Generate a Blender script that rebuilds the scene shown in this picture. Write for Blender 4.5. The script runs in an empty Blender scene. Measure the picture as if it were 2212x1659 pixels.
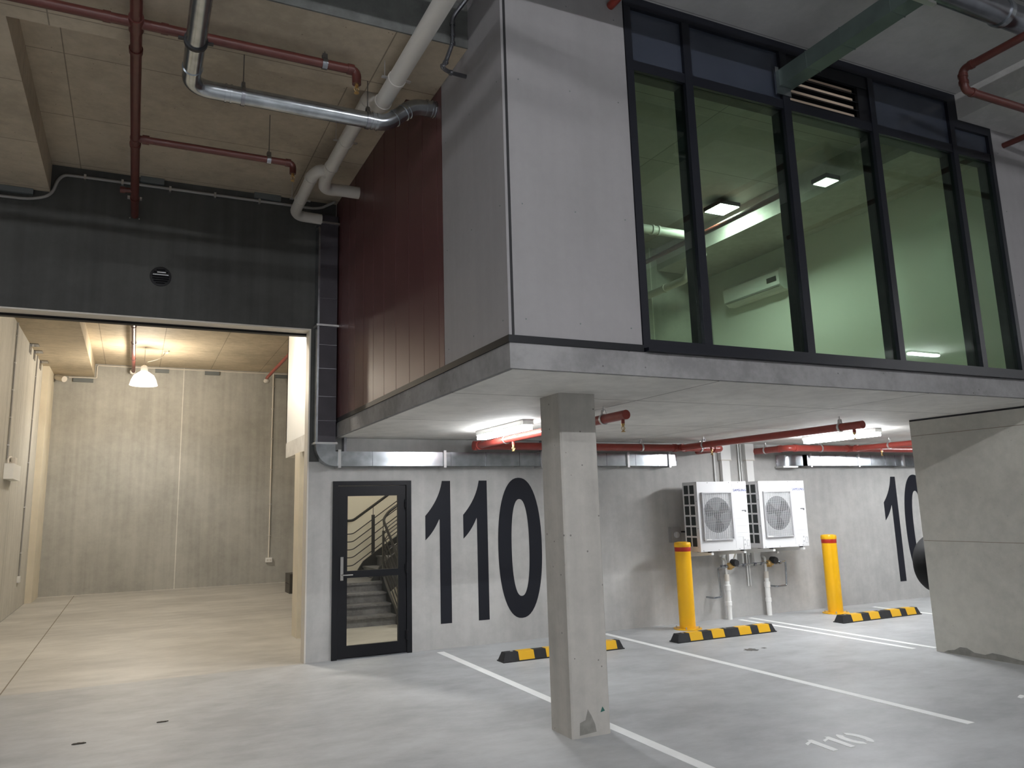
import bpy, bmesh, math, random
from mathutils import Vector, Matrix
random.seed(7)
S = bpy.context.scene
COL = S.collection
PI = math.pi

# ------------------------------------------------------------------ materials
def new_mat(name):
    m = bpy.data.materials.new(name); m.use_nodes = True
    nt = m.node_tree; nt.nodes.clear()
    out = nt.nodes.new('ShaderNodeOutputMaterial')
    return m, nt, out

def plain(name, col, rough=.5, metal=0., spec=.5, var=0., vscale=3.):
    m, nt, out = new_mat(name)
    b = nt.nodes.new('ShaderNodeBsdfPrincipled')
    b.inputs['Base Color'].default_value = (*col, 1)
    b.inputs['Roughness'].default_value = rough
    b.inputs['Metallic'].default_value = metal
    b.inputs['Specular IOR Level'].default_value = spec
    if var:
        g = nt.nodes.new('ShaderNodeNewGeometry')
        n = nt.nodes.new('ShaderNodeTexNoise'); n.inputs['Scale'].default_value = vscale; n.inputs['Detail'].default_value = 6
        nt.links.new(g.outputs['Position'], n.inputs['Vector'])
        r = nt.nodes.new('ShaderNodeValToRGB')
        r.color_ramp.elements[0].position = .3; r.color_ramp.elements[1].position = .7
        r.color_ramp.elements[0].color = (*[c*(1-var) for c in col], 1)
        r.color_ramp.elements[1].color = (*[min(1, c*(1+var)) for c in col], 1)
        nt.links.new(n.outputs['Fac'], r.inputs['Fac'])
        nt.links.new(r.outputs['Color'], b.inputs['Base Color'])
    nt.links.new(b.outputs[0], out.inputs[0])
    return m

def conc(name, col, var=.22, scale=.7, fine=9., streak=0., lines=None, rough=.75, pits=0., spec=.3, axis_stretch=(1, 1, 1)):
    """board-marked / trowelled concrete driven by world position"""
    m, nt, out = new_mat(name)
    N, L = nt.nodes, nt.links
    b = N.new('ShaderNodeBsdfPrincipled'); b.inputs['Roughness'].default_value = rough
    b.inputs['Specular IOR Level'].default_value = spec
    g = N.new('ShaderNodeNewGeometry')
    mp = N.new('ShaderNodeMapping'); mp.inputs['Scale'].default_value = axis_stretch
    L.new(g.outputs['Position'], mp.inputs['Vector'])
    n1 = N.new('ShaderNodeTexNoise'); n1.inputs['Scale'].default_value = scale; n1.inputs['Detail'].default_value = 7; n1.inputs['Roughness'].default_value = .62
    n2 = N.new('ShaderNodeTexNoise'); n2.inputs['Scale'].default_value = fine; n2.inputs['Detail'].default_value = 8; n2.inputs['Roughness'].default_value = .7
    L.new(mp.outputs[0], n1.inputs['Vector']); L.new(mp.outputs[0], n2.inputs['Vector'])
    mixf = N.new('ShaderNodeMix'); mixf.data_type = 'FLOAT'; mixf.inputs[0].default_value = .4
    L.new(n1.outputs['Fac'], mixf.inputs[2]); L.new(n2.outputs['Fac'], mixf.inputs[3])
    fac = mixf.outputs[0]
    if streak:
        ms = N.new('ShaderNodeMapping'); ms.inputs['Scale'].default_value = (9, 9, .35)
        L.new(g.outputs['Position'], ms.inputs['Vector'])
        n3 = N.new('ShaderNodeTexNoise'); n3.inputs['Scale'].default_value = 1.; n3.inputs['Detail'].default_value = 4
        L.new(ms.outputs[0], n3.inputs['Vector'])
        mx = N.new('ShaderNodeMix'); mx.data_type = 'FLOAT'; mx.inputs[0].default_value = streak
        L.new(fac, mx.inputs[2]); L.new(n3.outputs['Fac'], mx.inputs[3]); fac = mx.outputs[0]
    r = N.new('ShaderNodeValToRGB')
    r.color_ramp.elements[0].position = .40; r.color_ramp.elements[1].position = .60
    r.color_ramp.elements[0].color = (*[c*(1-var) for c in col], 1)
    r.color_ramp.elements[1].color = (*[min(1, c*(1+var)) for c in col], 1)
    L.new(fac, r.inputs['Fac'])
    colout = r.outputs['Color']
    def darken(facsock, amount):
        nonlocal colout
        mc = N.new('ShaderNodeMix'); mc.data_type = 'RGBA'; mc.blend_type = 'MULTIPLY'
        sc = N.new('ShaderNodeMath'); sc.operation = 'MULTIPLY'; sc.inputs[1].default_value = 1.
        L.new(facsock, sc.inputs[0]); L.new(sc.outputs[0], mc.inputs[0])
        L.new(colout, mc.inputs[6]); mc.inputs[7].default_value = (amount, amount, amount, 1)
        colout = mc.outputs[2]
    if lines:
        ax, w, h, ox, oy, msz, amt = lines
        sep = N.new('ShaderNodeSeparateXYZ'); L.new(g.outputs['Position'], sep.inputs[0])
        cmb = N.new('ShaderNodeCombineXYZ')
        for i, a in enumerate(ax):
            ad = N.new('ShaderNodeMath'); ad.operation = 'ADD'; ad.inputs[1].default_value = (ox, oy)[i] + 100*(w, h)[i]
            L.new(sep.outputs['xyz'.index(a)], ad.inputs[0]); L.new(ad.outputs[0], cmb.inputs[i])
        br = N.new('ShaderNodeTexBrick'); br.offset = 0.; br.squash = 1.
        br.inputs['Scale'].default_value = 1.; br.inputs['Brick Width'].default_value = w; br.inputs['Row Height'].default_value = h
        br.inputs['Mortar Size'].default_value = msz; br.inputs['Mortar Smooth'].default_value = .3
        L.new(cmb.outputs[0], br.inputs['Vector'])
        darken(br.outputs['Fac'], amt)
    if pits:
        v = N.new('ShaderNodeTexVoronoi'); v.inputs['Scale'].default_value = 9.
        L.new(g.outputs['Position'], v.inputs['Vector'])
        lt = N.new('ShaderNodeMath'); lt.operation = 'LESS_THAN'; lt.inputs[1].default_value = pits
        L.new(v.outputs['Distance'], lt.inputs[0]); darken(lt.outputs[0], .45)
    L.new(colout, b.inputs['Base Color'])
    bp = N.new('ShaderNodeBump'); bp.inputs['Strength'].default_value = .12; bp.inputs['Distance'].default_value = .01
    L.new(n2.outputs['Fac'], bp.inputs['Height']); L.new(bp.outputs[0], b.inputs['Normal'])
    L.new(b.outputs[0], out.inputs[0])
    return m

def emis(name, col, strength):
    m, nt, out = new_mat(name)
    e = nt.nodes.new('ShaderNodeEmission'); e.inputs[0].default_value = (*col, 1); e.inputs[1].default_value = strength
    nt.links.new(e.outputs[0], out.inputs[0]); return m

def shade_mat(name, col, strength):
    m, nt, out = new_mat(name)
    e = nt.nodes.new('ShaderNodeEmission'); e.inputs[0].default_value = (*col, 1); e.inputs[1].default_value = strength
    t = nt.nodes.new('ShaderNodeBsdfTransparent'); t.inputs[0].default_value = (1, .97, .93, 1)
    mx = nt.nodes.new('ShaderNodeMixShader'); mx.inputs[0].default_value = .3
    nt.links.new(t.outputs[0], mx.inputs[1]); nt.links.new(e.outputs[0], mx.inputs[2]); nt.links.new(mx.outputs[0], out.inputs[0]); return m

def glass(name, tint, r0=.06):
    m, nt, out = new_mat(name)
    N, L = nt.nodes, nt.links
    lw = N.new('ShaderNodeLayerWeight'); lw.inputs['Blend'].default_value = .5
    p = N.new('ShaderNodeMath'); p.operation = 'POWER'; p.inputs[1].default_value = 5.
    L.new(lw.outputs['Facing'], p.inputs[0])
    a = N.new('ShaderNodeMath'); a.operation = 'MULTIPLY_ADD'; a.inputs[1].default_value = 1-r0; a.inputs[2].default_value = r0
    L.new(p.outputs[0], a.inputs[0])
    t = N.new('ShaderNodeBsdfTransparent'); t.inputs[0].default_value = (*tint, 1)
    gl = N.new('ShaderNodeBsdfGlossy'); gl.inputs['Roughness'].default_value = .01; gl.inputs[0].default_value = (.9, .95, .92, 1)
    mx = N.new('ShaderNodeMixShader')
    L.new(a.outputs[0], mx.inputs[0]); L.new(t.outputs[0], mx.inputs[1]); L.new(gl.outputs[0], mx.inputs[2])
    L.new(mx.outputs[0], out.inputs[0]); return m

M = dict(
    floor=conc('floor_concrete', (.405, .415, .42), .17, .8, 3.6, rough=.5, spec=.4, axis_stretch=(.7, 1.15, 1)),
    room_floor=conc('room_floor_concrete', (.42, .408, .38), .20, .8, 3.0, rough=.42, spec=.45, axis_stretch=(.6, 1.25, 1)),
    wall=conc('precast_grey', (.43, .425, .41), .14, .7, 5, streak=.18),
    header=conc('precast_dark', (.070, .071, .068), .18, .8, 6, streak=.35),
    roomwall=conc('room_precast', (.375, .372, .345), .15, .6, 6, streak=.28, lines=('xz', 3.1, 40, .92, 0, .012, 1.6)),
    sidewall=conc('side_precast', (.47, .455, .41), .13, .8, 9, streak=.35, lines=('yz', 1.15, 40, .3, 0, .008, .45)),
    soffit=conc('soffit_ply', (.62, .605, .57), .15, .5, 5, lines=('xy', 2.4, 1.8, .3, .35, .010, .42)),
    slab_edge=conc('slab_edge', (.24, .235, .238), .22, 1.5, 8, pits=.06),
    ceil_tan=conc('ceiling_formply', (.43, .365, .28), .18, .6, 6, lines=('xy', 2.4, 1.2, .28, .1, .006, .5), pits=.05),
    ceil_front=conc('ceiling_front', (.42, .41, .41), .10, .5, 6, lines=('xy', 3.6, 1.2, .2, .3, .006, .55)),
    room_ceil=conc('room_ceiling_formply', (.47, .40, .295), .17, .8, 6, lines=('xy', 1.22, 1.2, .28, .5, .008, .55), pits=.05),
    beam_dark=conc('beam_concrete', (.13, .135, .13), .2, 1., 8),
    beam=conc('beam_grey', (.47, .46, .45), .13, 1., 8),
    column=conc('column_concrete', (.41, .395, .365), .14, 1.3, 7, streak=.3, pits=.07),
    blade=conc('blade_concrete', (.46, .45, .405), .11, .8, 8, pits=.03),
    panel=conc('fibre_cement', (.265, .255, .262), .06, 1.2, 12, streak=.3, rough=.6),
    panel_dark=plain('joint_black', (.012, .012, .014), .7),
    red=plain('maroon_cladding', (.100, .042, .042), .42, 0, .38, .08, 2.),
    black=plain('black_powdercoat', (.006, .0065, .009), .5, 0, .3),
    frame=plain('window_frame_charcoal', (.008, .009, .014), .36, 0, .35),
    spandrel=plain('spandrel_bluegrey', (.040, .047, .066), .16, 0, .5, .1, 2),
    galv=plain('galvanised', (.44, .47, .50), .24, .97, .5, .22, 9.),
    galv_dull=plain('galvanised_dull', (.30, .31, .34), .27, 1., .5, .2, 6.),
    galv_green=plain('galvanised_greenish', (.115, .15, .14), .42, .5, .5, .12, 5.),
    steel=plain('zinc_fittings', (.62, .62, .62), .3, .9),
    pvc=plain('white_pvc', (.60, .58, .545), .4, 0, .5),
    pvc_clean=plain('clean_white_pvc', (.80, .80, .78), .35, 0, .5),
    redpipe=plain('red_pipe_paint', (.25, .038, .028), .33, 0, .5, .12, 12.),
    redpipe_dark=plain('oxide_red_pipe_paint', (.095, .024, .019), .4, 0, .5, .12, 12.),
    riser=plain('riser_dark_reflection', (.055, .050, .060), .42, 0, .4, .15, 4.),  # galvanised riser; its dark reflections are put into the colour
    brass=plain('brass', (.55, .36, .14), .35, .9),
    conduit=plain('grey_conduit', (.30, .29, .28), .45, 0),
    conduit_light=plain('light_grey_conduit', (.62, .58, .52), .45, 0),
    plate=plain('packer_grey', (.13, .145, .15), .6, 0),
    yellow=plain('safety_yellow', (.86, .46, .008), .32, 0, .5, .04),
    redband=plain('reflective_red', (.42, .025, .012), .35),
    rubber=plain('black_rubber', (.022, .022, .024), .6, 0, .4, .2, 10.),
    tyre=plain('tyre_black', (.006, .006, .0065), .7, 0, .25),
    yel_tape=plain('reflective_yellow', (.80, .45, .02), .4),
    white=plain('white_paint', (.80, .80, .78), .5, 0, .4),
    line=plain('line_paint', (.86, .87, .86), .55, 0, .4, .05, 4.),
    numeral=plain('numeral_paint', (.013, .014, .020), .5, 0, .25),
    ac=plain('ac_white', (.78, .78, .785), .35, 0, .5),
    ac_dark=plain('ac_coil_dark', (.030, .036, .036), .6),
    ac_grille=plain('ac_grille_grey', (.52, .52, .53), .4),
    ac_fan=plain('ac_fan_grey', (.16, .165, .175), .5),
    logo=plain('logo_blue', (.02, .05, .30), .4),
    wallwhite=plain('white_plasterboard', (.80, .80, .77), .7, 0, .3),
    wallwarm=plain('white_render', (.80, .77, .68), .7, 0, .3),
    tread=conc('tread_chequer', (.13, .13, .14), .35, 3., 22., rough=.45, spec=.5),
    stairblack=plain('stair_black', (.014, .013, .013), .4),
    chrome=plain('satin_chrome', (.62, .61, .6), .25, 1.),
    cream=plain('cream_painted_post', (.66, .60, .48), .5, 0, .4, .06, 3.),
    tan=plain('tan_backing', (.72, .57, .44), .6),
    sawcut=plain('saw_cut', (.20, .17, .13), .8),
    leaf=plain('dry_leaf', (.05, .04, .03), .8),
    damp=plain('damp_concrete', (.23, .225, .205), .6, 0, .3, .15, 14.),
    stain=plain('wet_stain', (.13, .13, .13), .25),
    darkbox=plain('dark_box', (.05, .045, .04), .5),
    valve=plain('valve_black', (.02, .02, .022), .5),
    carpaint=plain('car_black', (.010, .010, .011), .2, 0, .6),
    carglass=plain('car_glass_dark', (.01, .012, .013), .08),
    amber=plain('lamp_red_lens', (.3, .01, .01), .2),
    glass=glass('tinted_glass', (.66, .80, .69), .07),
    doorglass=glass('clear_glass', (.99, .99, .98), .015),
    tube=emis('tube_diffuser', (.95, .97, 1.), 30.),
    tube_bright=emis('tube_diffuser_bright', (.95, .97, 1.), 62.),  # stronger copy of the same tube, to brighten the right bays
    ext=emis('garage_light_diffuser', (.965, .975, 1.), 235.),
    led=emis('panel_light', (1., 1., .95), 72.),
    led_dim=emis('panel_light_dim', (1., 1., .95), 9.),
    bulb=emis('highbay_bulb', (1., .932, .82), 470.),
    shade=shade_mat('highbay_acrylic', (1., .90, .76), 5.),
    stairlamp=emis('stair_light', (1., .94, .82), 34.),
    greenchip=plain('green_mark', (.02, .12, .10), .5),
)

# ------------------------------------------------------------------ mesh builder
class MB:
    def __init__(s): s.bm = bmesh.new()
    def box(s, x0, x1, y0, y1, z0, z1):
        if x0 > x1: x0, x1 = x1, x0
        if y0 > y1: y0, y1 = y1, y0
        if z0 > z1: z0, z1 = z1, z0
        v = [s.bm.verts.new(p) for p in [(x0,y0,z0),(x1,y0,z0),(x1,y1,z0),(x0,y1,z0),(x0,y0,z1),(x1,y0,z1),(x1,y1,z1),(x0,y1,z1)]]
        for f in [(0,3,2,1),(4,5,6,7),(0,1,5,4),(1,2,6,5),(2,3,7,6),(3,0,4,7)]:
            s.bm.faces.new([v[i] for i in f])
        return s
    def hexa(s, b, t):
        v = [s.bm.verts.new(p) for p in list(b)+list(t)]
        for f in [(0,3,2,1),(4,5,6,7),(0,1,5,4),(1,2,6,5),(2,3,7,6),(3,0,4,7)]:
            s.bm.faces.new([v[i] for i in f])
        return s
    def prism(s, pts, off):
        off = Vector(off); n = len(pts)
        a = [s.bm.verts.new(p) for p in pts]; b = [s.bm.verts.new(Vector(p)+off) for p in pts]
        s.bm.faces.new(a); s.bm.faces.new(list(reversed(b)))
        for i in range(n): s.bm.faces.new([a[i], b[i], b[(i+1) % n], a[(i+1) % n]])
        return s
    def ring_prism(s, outer, inner, off):
        off = Vector(off); n = len(outer); V = s.bm.verts.new
        o0 = [V(p) for p in outer]; i0 = [V(p) for p in inner]; o1 = [V(Vector(p)+off) for p in outer]; i1 = [V(Vector(p)+off) for p in inner]
        for k in range(n):
            j = (k+1) % n
            s.bm.faces.new([o0[k], o0[j], i0[j], i0[k]]); s.bm.faces.new([o1[k], i1[k], i1[j], o1[j]])
            s.bm.faces.new([o0[k], o1[k], o1[j], o0[j]]); s.bm.faces.new([i0[k], i0[j], i1[j], i1[k]])
        return s
    def rings(s, rows, caps=True):
        vs = [[s.bm.verts.new(p) for p in r] for r in rows]; n = len(rows[0])
        for a, b in zip(vs, vs[1:]):
            for i in range(n): s.bm.faces.new([a[i], a[(i+1) % n], b[(i+1) % n], b[i]])
        if caps:
            s.bm.faces.new(list(reversed(vs[0]))); s.bm.faces.new(vs[-1])
        return s
    def lathe(s, c, prof, axis='z', seg=28, caps=True):
        c = Vector(c); rows = []
        for r, h in prof:
            row = []
            for i in range(seg):
                a = 2*PI*i/seg; u, v = r*math.cos(a), r*math.sin(a)
                p = {'z': (u, v, h), 'y': (u, h, -v), 'x': (h, u, v)}[axis]
                row.append(c+Vector(p))
            rows.append(row)
        return s.rings(rows, caps)
    def cyl(s, p0, p1, r, seg=16, r1=None):
        p0, p1 = Vector(p0), Vector(p1); d = (p1-p0).normalized()
        u = d.orthogonal().normalized(); v = d.cross(u); r1 = r if r1 is None else r1
        rows = [[p+u*(q*math.cos(2*PI*i/seg))+v*(q*math.sin(2*PI*i/seg)) for i in range(seg)] for p, q in ((p0, r), (p1, r1))]
        return s.rings(rows)
    def tube(s, pts, r, bend=None, seg=14, arc=6):
        pts = [Vector(p) for p in pts]; bend = r*1.6 if bend is None else bend
        path = [pts[0]]
        for a, b, c in zip(pts, pts[1:], pts[2:]):
            d0 = (a-b); d1 = (c-b); l = min(bend, d0.length*.49, d1.length*.49)
            d0.normalize(); d1.normalize()
            p0 = b+d0*l; p1 = b+d1*l
            for k in range(arc+1):
                t = k/arc; path.append((1-t)**2*p0+2*t*(1-t)*b+t*t*p1)
        path.append(pts[-1])
        clean = [path[0]]
        for p in path[1:]:
            if (p-clean[-1]).length > 1e-5: clean.append(p)
        path = clean
        tang = []
        for i in range(len(path)):
            a = path[max(0, i-1)]; b = path[min(len(path)-1, i+1)]; tang.append((b-a).normalized())
        u = tang[0].orthogonal().normalized(); rows = []
        for i, p in enumerate(path):
            t = tang[i]; u = (u-t*u.dot(t)).normalized(); v = t.cross(u)
            rows.append([p+u*(r*math.cos(2*PI*k/seg))+v*(r*math.sin(2*PI*k/seg)) for k in range(seg)])
        return s.rings(rows)
    def collar(s, p, d, r, w=.02, seg=20):
        p = Vector(p); d = Vector(d).normalized()
        return s.cyl(p-d*w/2, p+d*w/2, r, seg)
    def build(s, name, mat, parent=None, bevel=0., smooth=None, mats=None):
        bm = s.bm
        if bevel:
            es = [e for e in bm.edges if len(e.link_faces) == 2 and e.calc_face_angle(0) > .6]
            bmesh.ops.bevel(bm, geom=es, offset=bevel, segments=2, affect='EDGES', clamp_overlap=True)
        bmesh.ops.recalc_face_normals(bm, faces=bm.faces)
        if parent is not None:
            o = Vector(parent.get('_o', (0, 0, 0))); bmesh.ops.translate(bm, verts=bm.verts, vec=-o)
        me = bpy.data.meshes.new(name); bm.to_mesh(me); bm.free()
        me.materials.append(M[mat])
        if mats:
            for x in mats: me.materials.append(M[x])
        ob = bpy.data.objects.new(name, me); COL.objects.link(ob)
        if parent is not None:
            ob.parent = parent; ob['_o'] = parent['_o']
        else: ob['_o'] = (0., 0., 0.)
        if smooth is None or smooth:
            for p in me.polygons: p.use_smooth = True
            try: me.set_sharp_from_angle(angle=math.radians(35))
            except Exception: pass
        return ob

def build_each(mb, name, mat, parent, **kw):
    # every connected piece becomes a part of its own
    bm = mb.bm; bm.verts.index_update(); seen = set(); out = []
    for v0 in list(bm.verts):
        if v0 in seen: continue
        comp = []; st_ = [v0]; seen.add(v0)
        while st_:
            v = st_.pop(); comp.append(v)
            for e in v.link_edges:
                q = e.other_vert(v)
                if q not in seen: seen.add(q); st_.append(q)
        nm = MB(); mp = {v: nm.bm.verts.new(v.co) for v in comp}
        for f in {f for v in comp for f in v.link_faces}: nm.bm.faces.new([mp[v] for v in f.verts])
        out.append(nm.build(name, mat, parent, **kw))
    bm.free(); return out
def tag(o, label, cat=None, group=None, kind=None):
    o['label'] = label
    if cat: o['category'] = cat
    if group: o['group'] = group
    if kind: o['kind'] = kind
    return o
def thing(name, label, cat, loc=(0, 0, 0), group=None, kind=None):
    o = bpy.data.objects.new(name, None); COL.objects.link(o); o.empty_display_size = .1
    o.location = loc; o['_o'] = tuple(float(x) for x in loc)
    return tag(o, label, cat, group, kind)
def struct(name, mb, mat, label, cat, bevel=0.):
    return tag(mb.build(name, mat, bevel=bevel, smooth=False), label, cat, kind='structure')
def single(name, mb, mat, label, cat, group=None, bevel=0., smooth=None):
    return tag(mb.build(name, mat, bevel=bevel, smooth=smooth), label, cat, group)
def copy_thing(root, loc, label=None):
    def rec(o, parent):
        c = o.copy(); COL.objects.link(c)
        if parent: c.parent = parent
        for ch in list(o.children): rec(ch, c)
        return c
    r = rec(root, None); r.location = loc
    if label: r['label'] = label
    return r

# ------------------------------------------------------------------ key dimensions (metres)
ZH = 4.035                 # head of the roller opening
ZS, ZT = 2.657, 2.834      # mezzanine slab soffit and top
SX, SY = .306, -5.07       # mezzanine corner
ZC = 5.744                 # main ceiling
ZB = 5.36                  # band beam soffit
RC = 5.49                  # ceiling of the room behind

# ------------------------------------------------------------------ setting
struct('floor', MB().box(-8, 24, -20, 0, -.25, 0), 'floor', 'smooth grey concrete garage floor in the foreground', 'floor')
struct('floor_room', MB().box(-5, 13, 0, 12, -.25, 0), 'room_floor', 'warm beige concrete floor beyond the open roller doorway', 'floor')
single('floor_joint', MB().box(-3.065, -3.052, -.5, 11.3, 0, .0015), 'sawcut', 'thin dark saw-cut joint running back along the room floor', 'floor joint', smooth=False)

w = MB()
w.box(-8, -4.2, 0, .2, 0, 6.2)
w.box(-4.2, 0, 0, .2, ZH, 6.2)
w.box(0, .3, 0, .2, 2.36, 6.2)  # strip beside the slab, the slab's shadow put into its dark colour
struct('wall_header', w, 'header', 'dark concrete wall above the roller doorway, strip by the slab darkened for shade', 'wall')
w = MB()
w.box(0, .3, 0, .2, 0, 2.36); w.box(.3, 1.31, 0, .2, 2.12, 6.2); w.box(1.31, 24, 0, .2, 0, 6.2)
struct('wall_front', w, 'wall', 'grey precast concrete wall carrying the big black numbers', 'wall')
struct('trim_1', MB().box(-4.2, 0, .21, .30, ZH-.045, ZH+.1), 'black', 'black steel bar under the head of the roller doorway', 'trim')
struct('trim_5', MB().box(-4.2, 0, -.004, .205, ZH-.018, ZH), 'conduit_light', 'pale strip standing in for the light under the head of the roller doorway', 'trim')  # lit underside of the head, put into a pale strip
struct('trim_6', MB().box(-.018, 0, -.004, .205, 0, ZH-.018), 'conduit_light', 'pale strip standing in for the light on the right jamb of the roller doorway', 'trim')  # jamb made pale likewise, its light put into the colour
# left room
struct('wall_back', MB().box(-5, 13, 11.42, 11.65, 0, 6), 'roomwall', 'beige concrete back wall of the room behind the doorway', 'wall')
struct('wall_left', MB().box(-4.2, -3.93, .2, 11.42, 0, 6), 'sidewall', 'pale jointed concrete side wall at the far left of the room', 'wall')
struct('ceiling_room', MB().box(-4.2, 13, .2, 11.42, RC, RC+.3), 'room_ceil', 'tan board-marked ceiling of the room behind the doorway', 'ceiling')
struct('ceiling_beam_room', MB().box(-3.93, -2.95, .2, 11.42, 5.16, RC), 'room_ceil', 'lowered tan concrete beam along the left of the room ceiling', 'beam')
struct('trim_2', MB().box(-3.93, -3.80, 10.15, 11.42, 0, 5.16), 'cream', 'pale narrow pilaster in the far left corner of the room', 'pilaster')
w = MB(); w.box(.28, .36, .2, 3.27, 2.87, RC); w.box(.28, 4, 3.21, 3.27, 2.87, RC)
struct('wall_loft', w, 'white', 'bright white loft wall hanging inside the doorway on the right', 'wall')
struct('floor_loft', MB().box(.28, 4, .2, 3.27, 2.63, 2.87), 'soffit', 'concrete slab edge below the white loft wall', 'slab')
struct('column_room', MB().box(.255, .345, 1.93, 2.30, 0, 2.63), 'cream', 'slim cream post under the white loft inside the doorway', 'column')
struct('wall_room_right', MB().box(6.5, 6.7, .2, 11.42, 0, RC), 'roomwall', 'far right concrete wall of the room behind', 'wall')
# stairwell enclosure
w = MB()
w.box(.36, .42, .2, 2.32, 0, 2.63); w.box(.36, .95, 2.26, 2.32, 0, 2.63); w.box(.88, .94, 2.32, 5.0, 0, 2.63)
w.box(.94, 4.5, 4.94, 5.0, 0, RC); w.box(4.44, 4.5, .2, 4.94, 0, RC)
struct('wall_stair', w, 'wallwarm', 'cream rendered walls of the stairwell behind the glass door', 'wall')

# ceilings
w = MB(); w.box(-8, SX, -4.47, 0, ZC, ZC+.3)
struct('ceiling', w, 'ceil_tan', 'tan board-marked concrete ceiling at upper left', 'ceiling')
w = MB(); w.box(-8, SX, -20, -4.47, ZC, ZC+.3); w.box(SX, 24, -20, 0, ZC, ZC+.3)
struct('ceiling_front', w, 'ceil_front', 'grey concrete ceiling above the upstairs window', 'ceiling')
w = MB(); w.box(-8, SX, -4.455, -3.54, ZB, ZC); w.box(-8, -2.97, -3.54, 0, ZB+.05, ZC)
struct('ceiling_beam_band', w, 'ceil_tan', 'tan lowered concrete band across the upper left ceiling', 'beam')
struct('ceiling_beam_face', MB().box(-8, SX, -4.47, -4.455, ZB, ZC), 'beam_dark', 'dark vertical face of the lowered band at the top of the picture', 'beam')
struct('ceiling_beam_right', MB().box(5.405, 8.2, -20, -4.92, 5.475, ZC), 'beam', 'lowered pale concrete beam right of the upstairs window head', 'beam')
struct('wall_outer_left', MB().box(-8.3, -8, -20, 0, 0, 6), 'wall', 'left outer garage wall behind the camera side', 'wall')
struct('wall_outer_right', MB().box(24, 24.3, -20, .2, 0, 6), 'wall', 'right outer garage wall beyond the bays', 'wall')
struct('wall_outer_rear', MB().box(-8, 24, -20.3, -20, 0, 6), 'wall', 'garage wall on the opposite side of the driveway', 'wall')

# mezzanine
struct('floor_mezzanine', MB().box(SX, 24, SY, 0, ZS, ZT), 'slab_edge', 'concrete slab edge carrying the upstairs box over the parking bays', 'slab', bevel=.012)
struct('ceiling_carport', MB().box(SX+.03, 24, SY+.03, 0, ZS-.004, ZS-.0005), 'soffit', 'board-marked concrete soffit over the parking bays', 'ceiling')
struct('floor_upstairs', MB().box(SX+.1, 6.45, SY+.16, -.02, ZT, ZT+.06), 'tan', 'upstairs room floor behind the window', 'floor')
struct('trim_3', MB().box(SX-.012, SX+.03, SY-.012, 0, ZT, ZT+.05).box(SX+.03, 1.392, SY-.012, SY+.03, ZT, ZT+.05), 'black', 'black flashing strip between grey panels and slab edge', 'flashing')
struct('wall_core', MB().box(SX+.03, SX+.12, SY+.04, 0, ZT+.05, ZC).box(SX+.12, 1.392, SY+.04, SY+.12, ZT+.05, ZC), 'panel_dark', 'dark backing wall seen in the panel joints', 'wall')
def panel(name, x0, x1, y0, y1, z0, z1, label):
    t = single(name, MB().box(x0, x1, y0, y1, z0, z1), 'panel', label, 'cladding panel', 'grey cladding panels', bevel=.003)
    s = MB()
    for zz in (z0+.12, (2*z0+z1)/3, (z0+2*z1)/3, z1-.25):
        if x1-x0 < .1:
            for yy in (y0+.09, (y0+y1)/2, y1-.09): s.cyl((x0-.002, yy, zz), (x0+.004, yy, zz), .0055, 8)
        else:
            for xx in (x0+.09, (x0+x1)/2, x1-.09): s.cyl((xx, y0-.002, zz), (xx, y0+.004, zz), .0055, 8)
    build_each(s, 'fixing_screw', 'plate', t); return t
panel('cladding_panel', SX, SX+.02, SY+.003, -3.868, ZT+.05, ZC-.002, 'tall grey panel on the left side of the upstairs box beside maroon boards')
struct('trim_7', MB().box(SX+.018, SX+.042, SY+.004, SY+.03, ZT+.05, ZC-.002), 'panel_dark', 'black joint at the corner between the two grey panels', 'trim')
panel('cladding_panel', SX+.040, 1.388, SY, SY+.02, ZT+.05, ZC-.002, 'tall grey panel on the front of the box left of the window')
panel('cladding_panel', 5.918, 24, SY, SY+.02, ZT-.02, ZC-.27, 'grey panel right of the upstairs window at the picture edge')
struct('wall_core_right', MB().box(5.918, 24, SY+.04, SY+.12, ZT-.02, ZC), 'panel_dark', 'backing wall behind the right grey panel', 'wall')
r = MB(); ys = [-3.862, -3.58, -2.975, -2.56, -2.16, -1.77, -1.37, -.99, -.66, -.33, 0]
ys = [-3.862, -3.745, -3.37, -2.965, -2.56, -2.16, -1.765, -1.37, -.985, -.70, -.33, -.002]
for a, b in zip(ys, ys[1:]): r.box(SX, SX+.02, a+.005, b-.005, ZT+.05, ZC-.002)
single('maroon_cladding', r, 'red', 'maroon vertical board cladding on the left side of the upstairs box', 'cladding', bevel=.004, smooth=False)
# upstairs room shell
w = MB(); w.box(6.45, 6.55, SY+.13, 0, ZT, ZC)
struct('wall_upstairs_right', w, 'wallwhite', 'pale party wall seen through the upstairs window', 'wall')
struct('wall_upstairs_back', MB().box(SX+.12, 6.45, -.06, -.001, ZT+.06, ZC), 'roomwall', 'concrete back wall of the upstairs room', 'wall')
struct('trim_4', MB().box(4.40, 4.47, -.11, -.06, ZT+.06, ZC-.4), 'wallwhite', 'white vertical strip at the back of the upstairs room', 'trim')
struct('ceiling_beam_upstairs', MB().box(5.41, 6.45, SY+.16, -.06, 5.38, ZC), 'beam', 'concrete beam along the upstairs room ceiling', 'beam')

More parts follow.
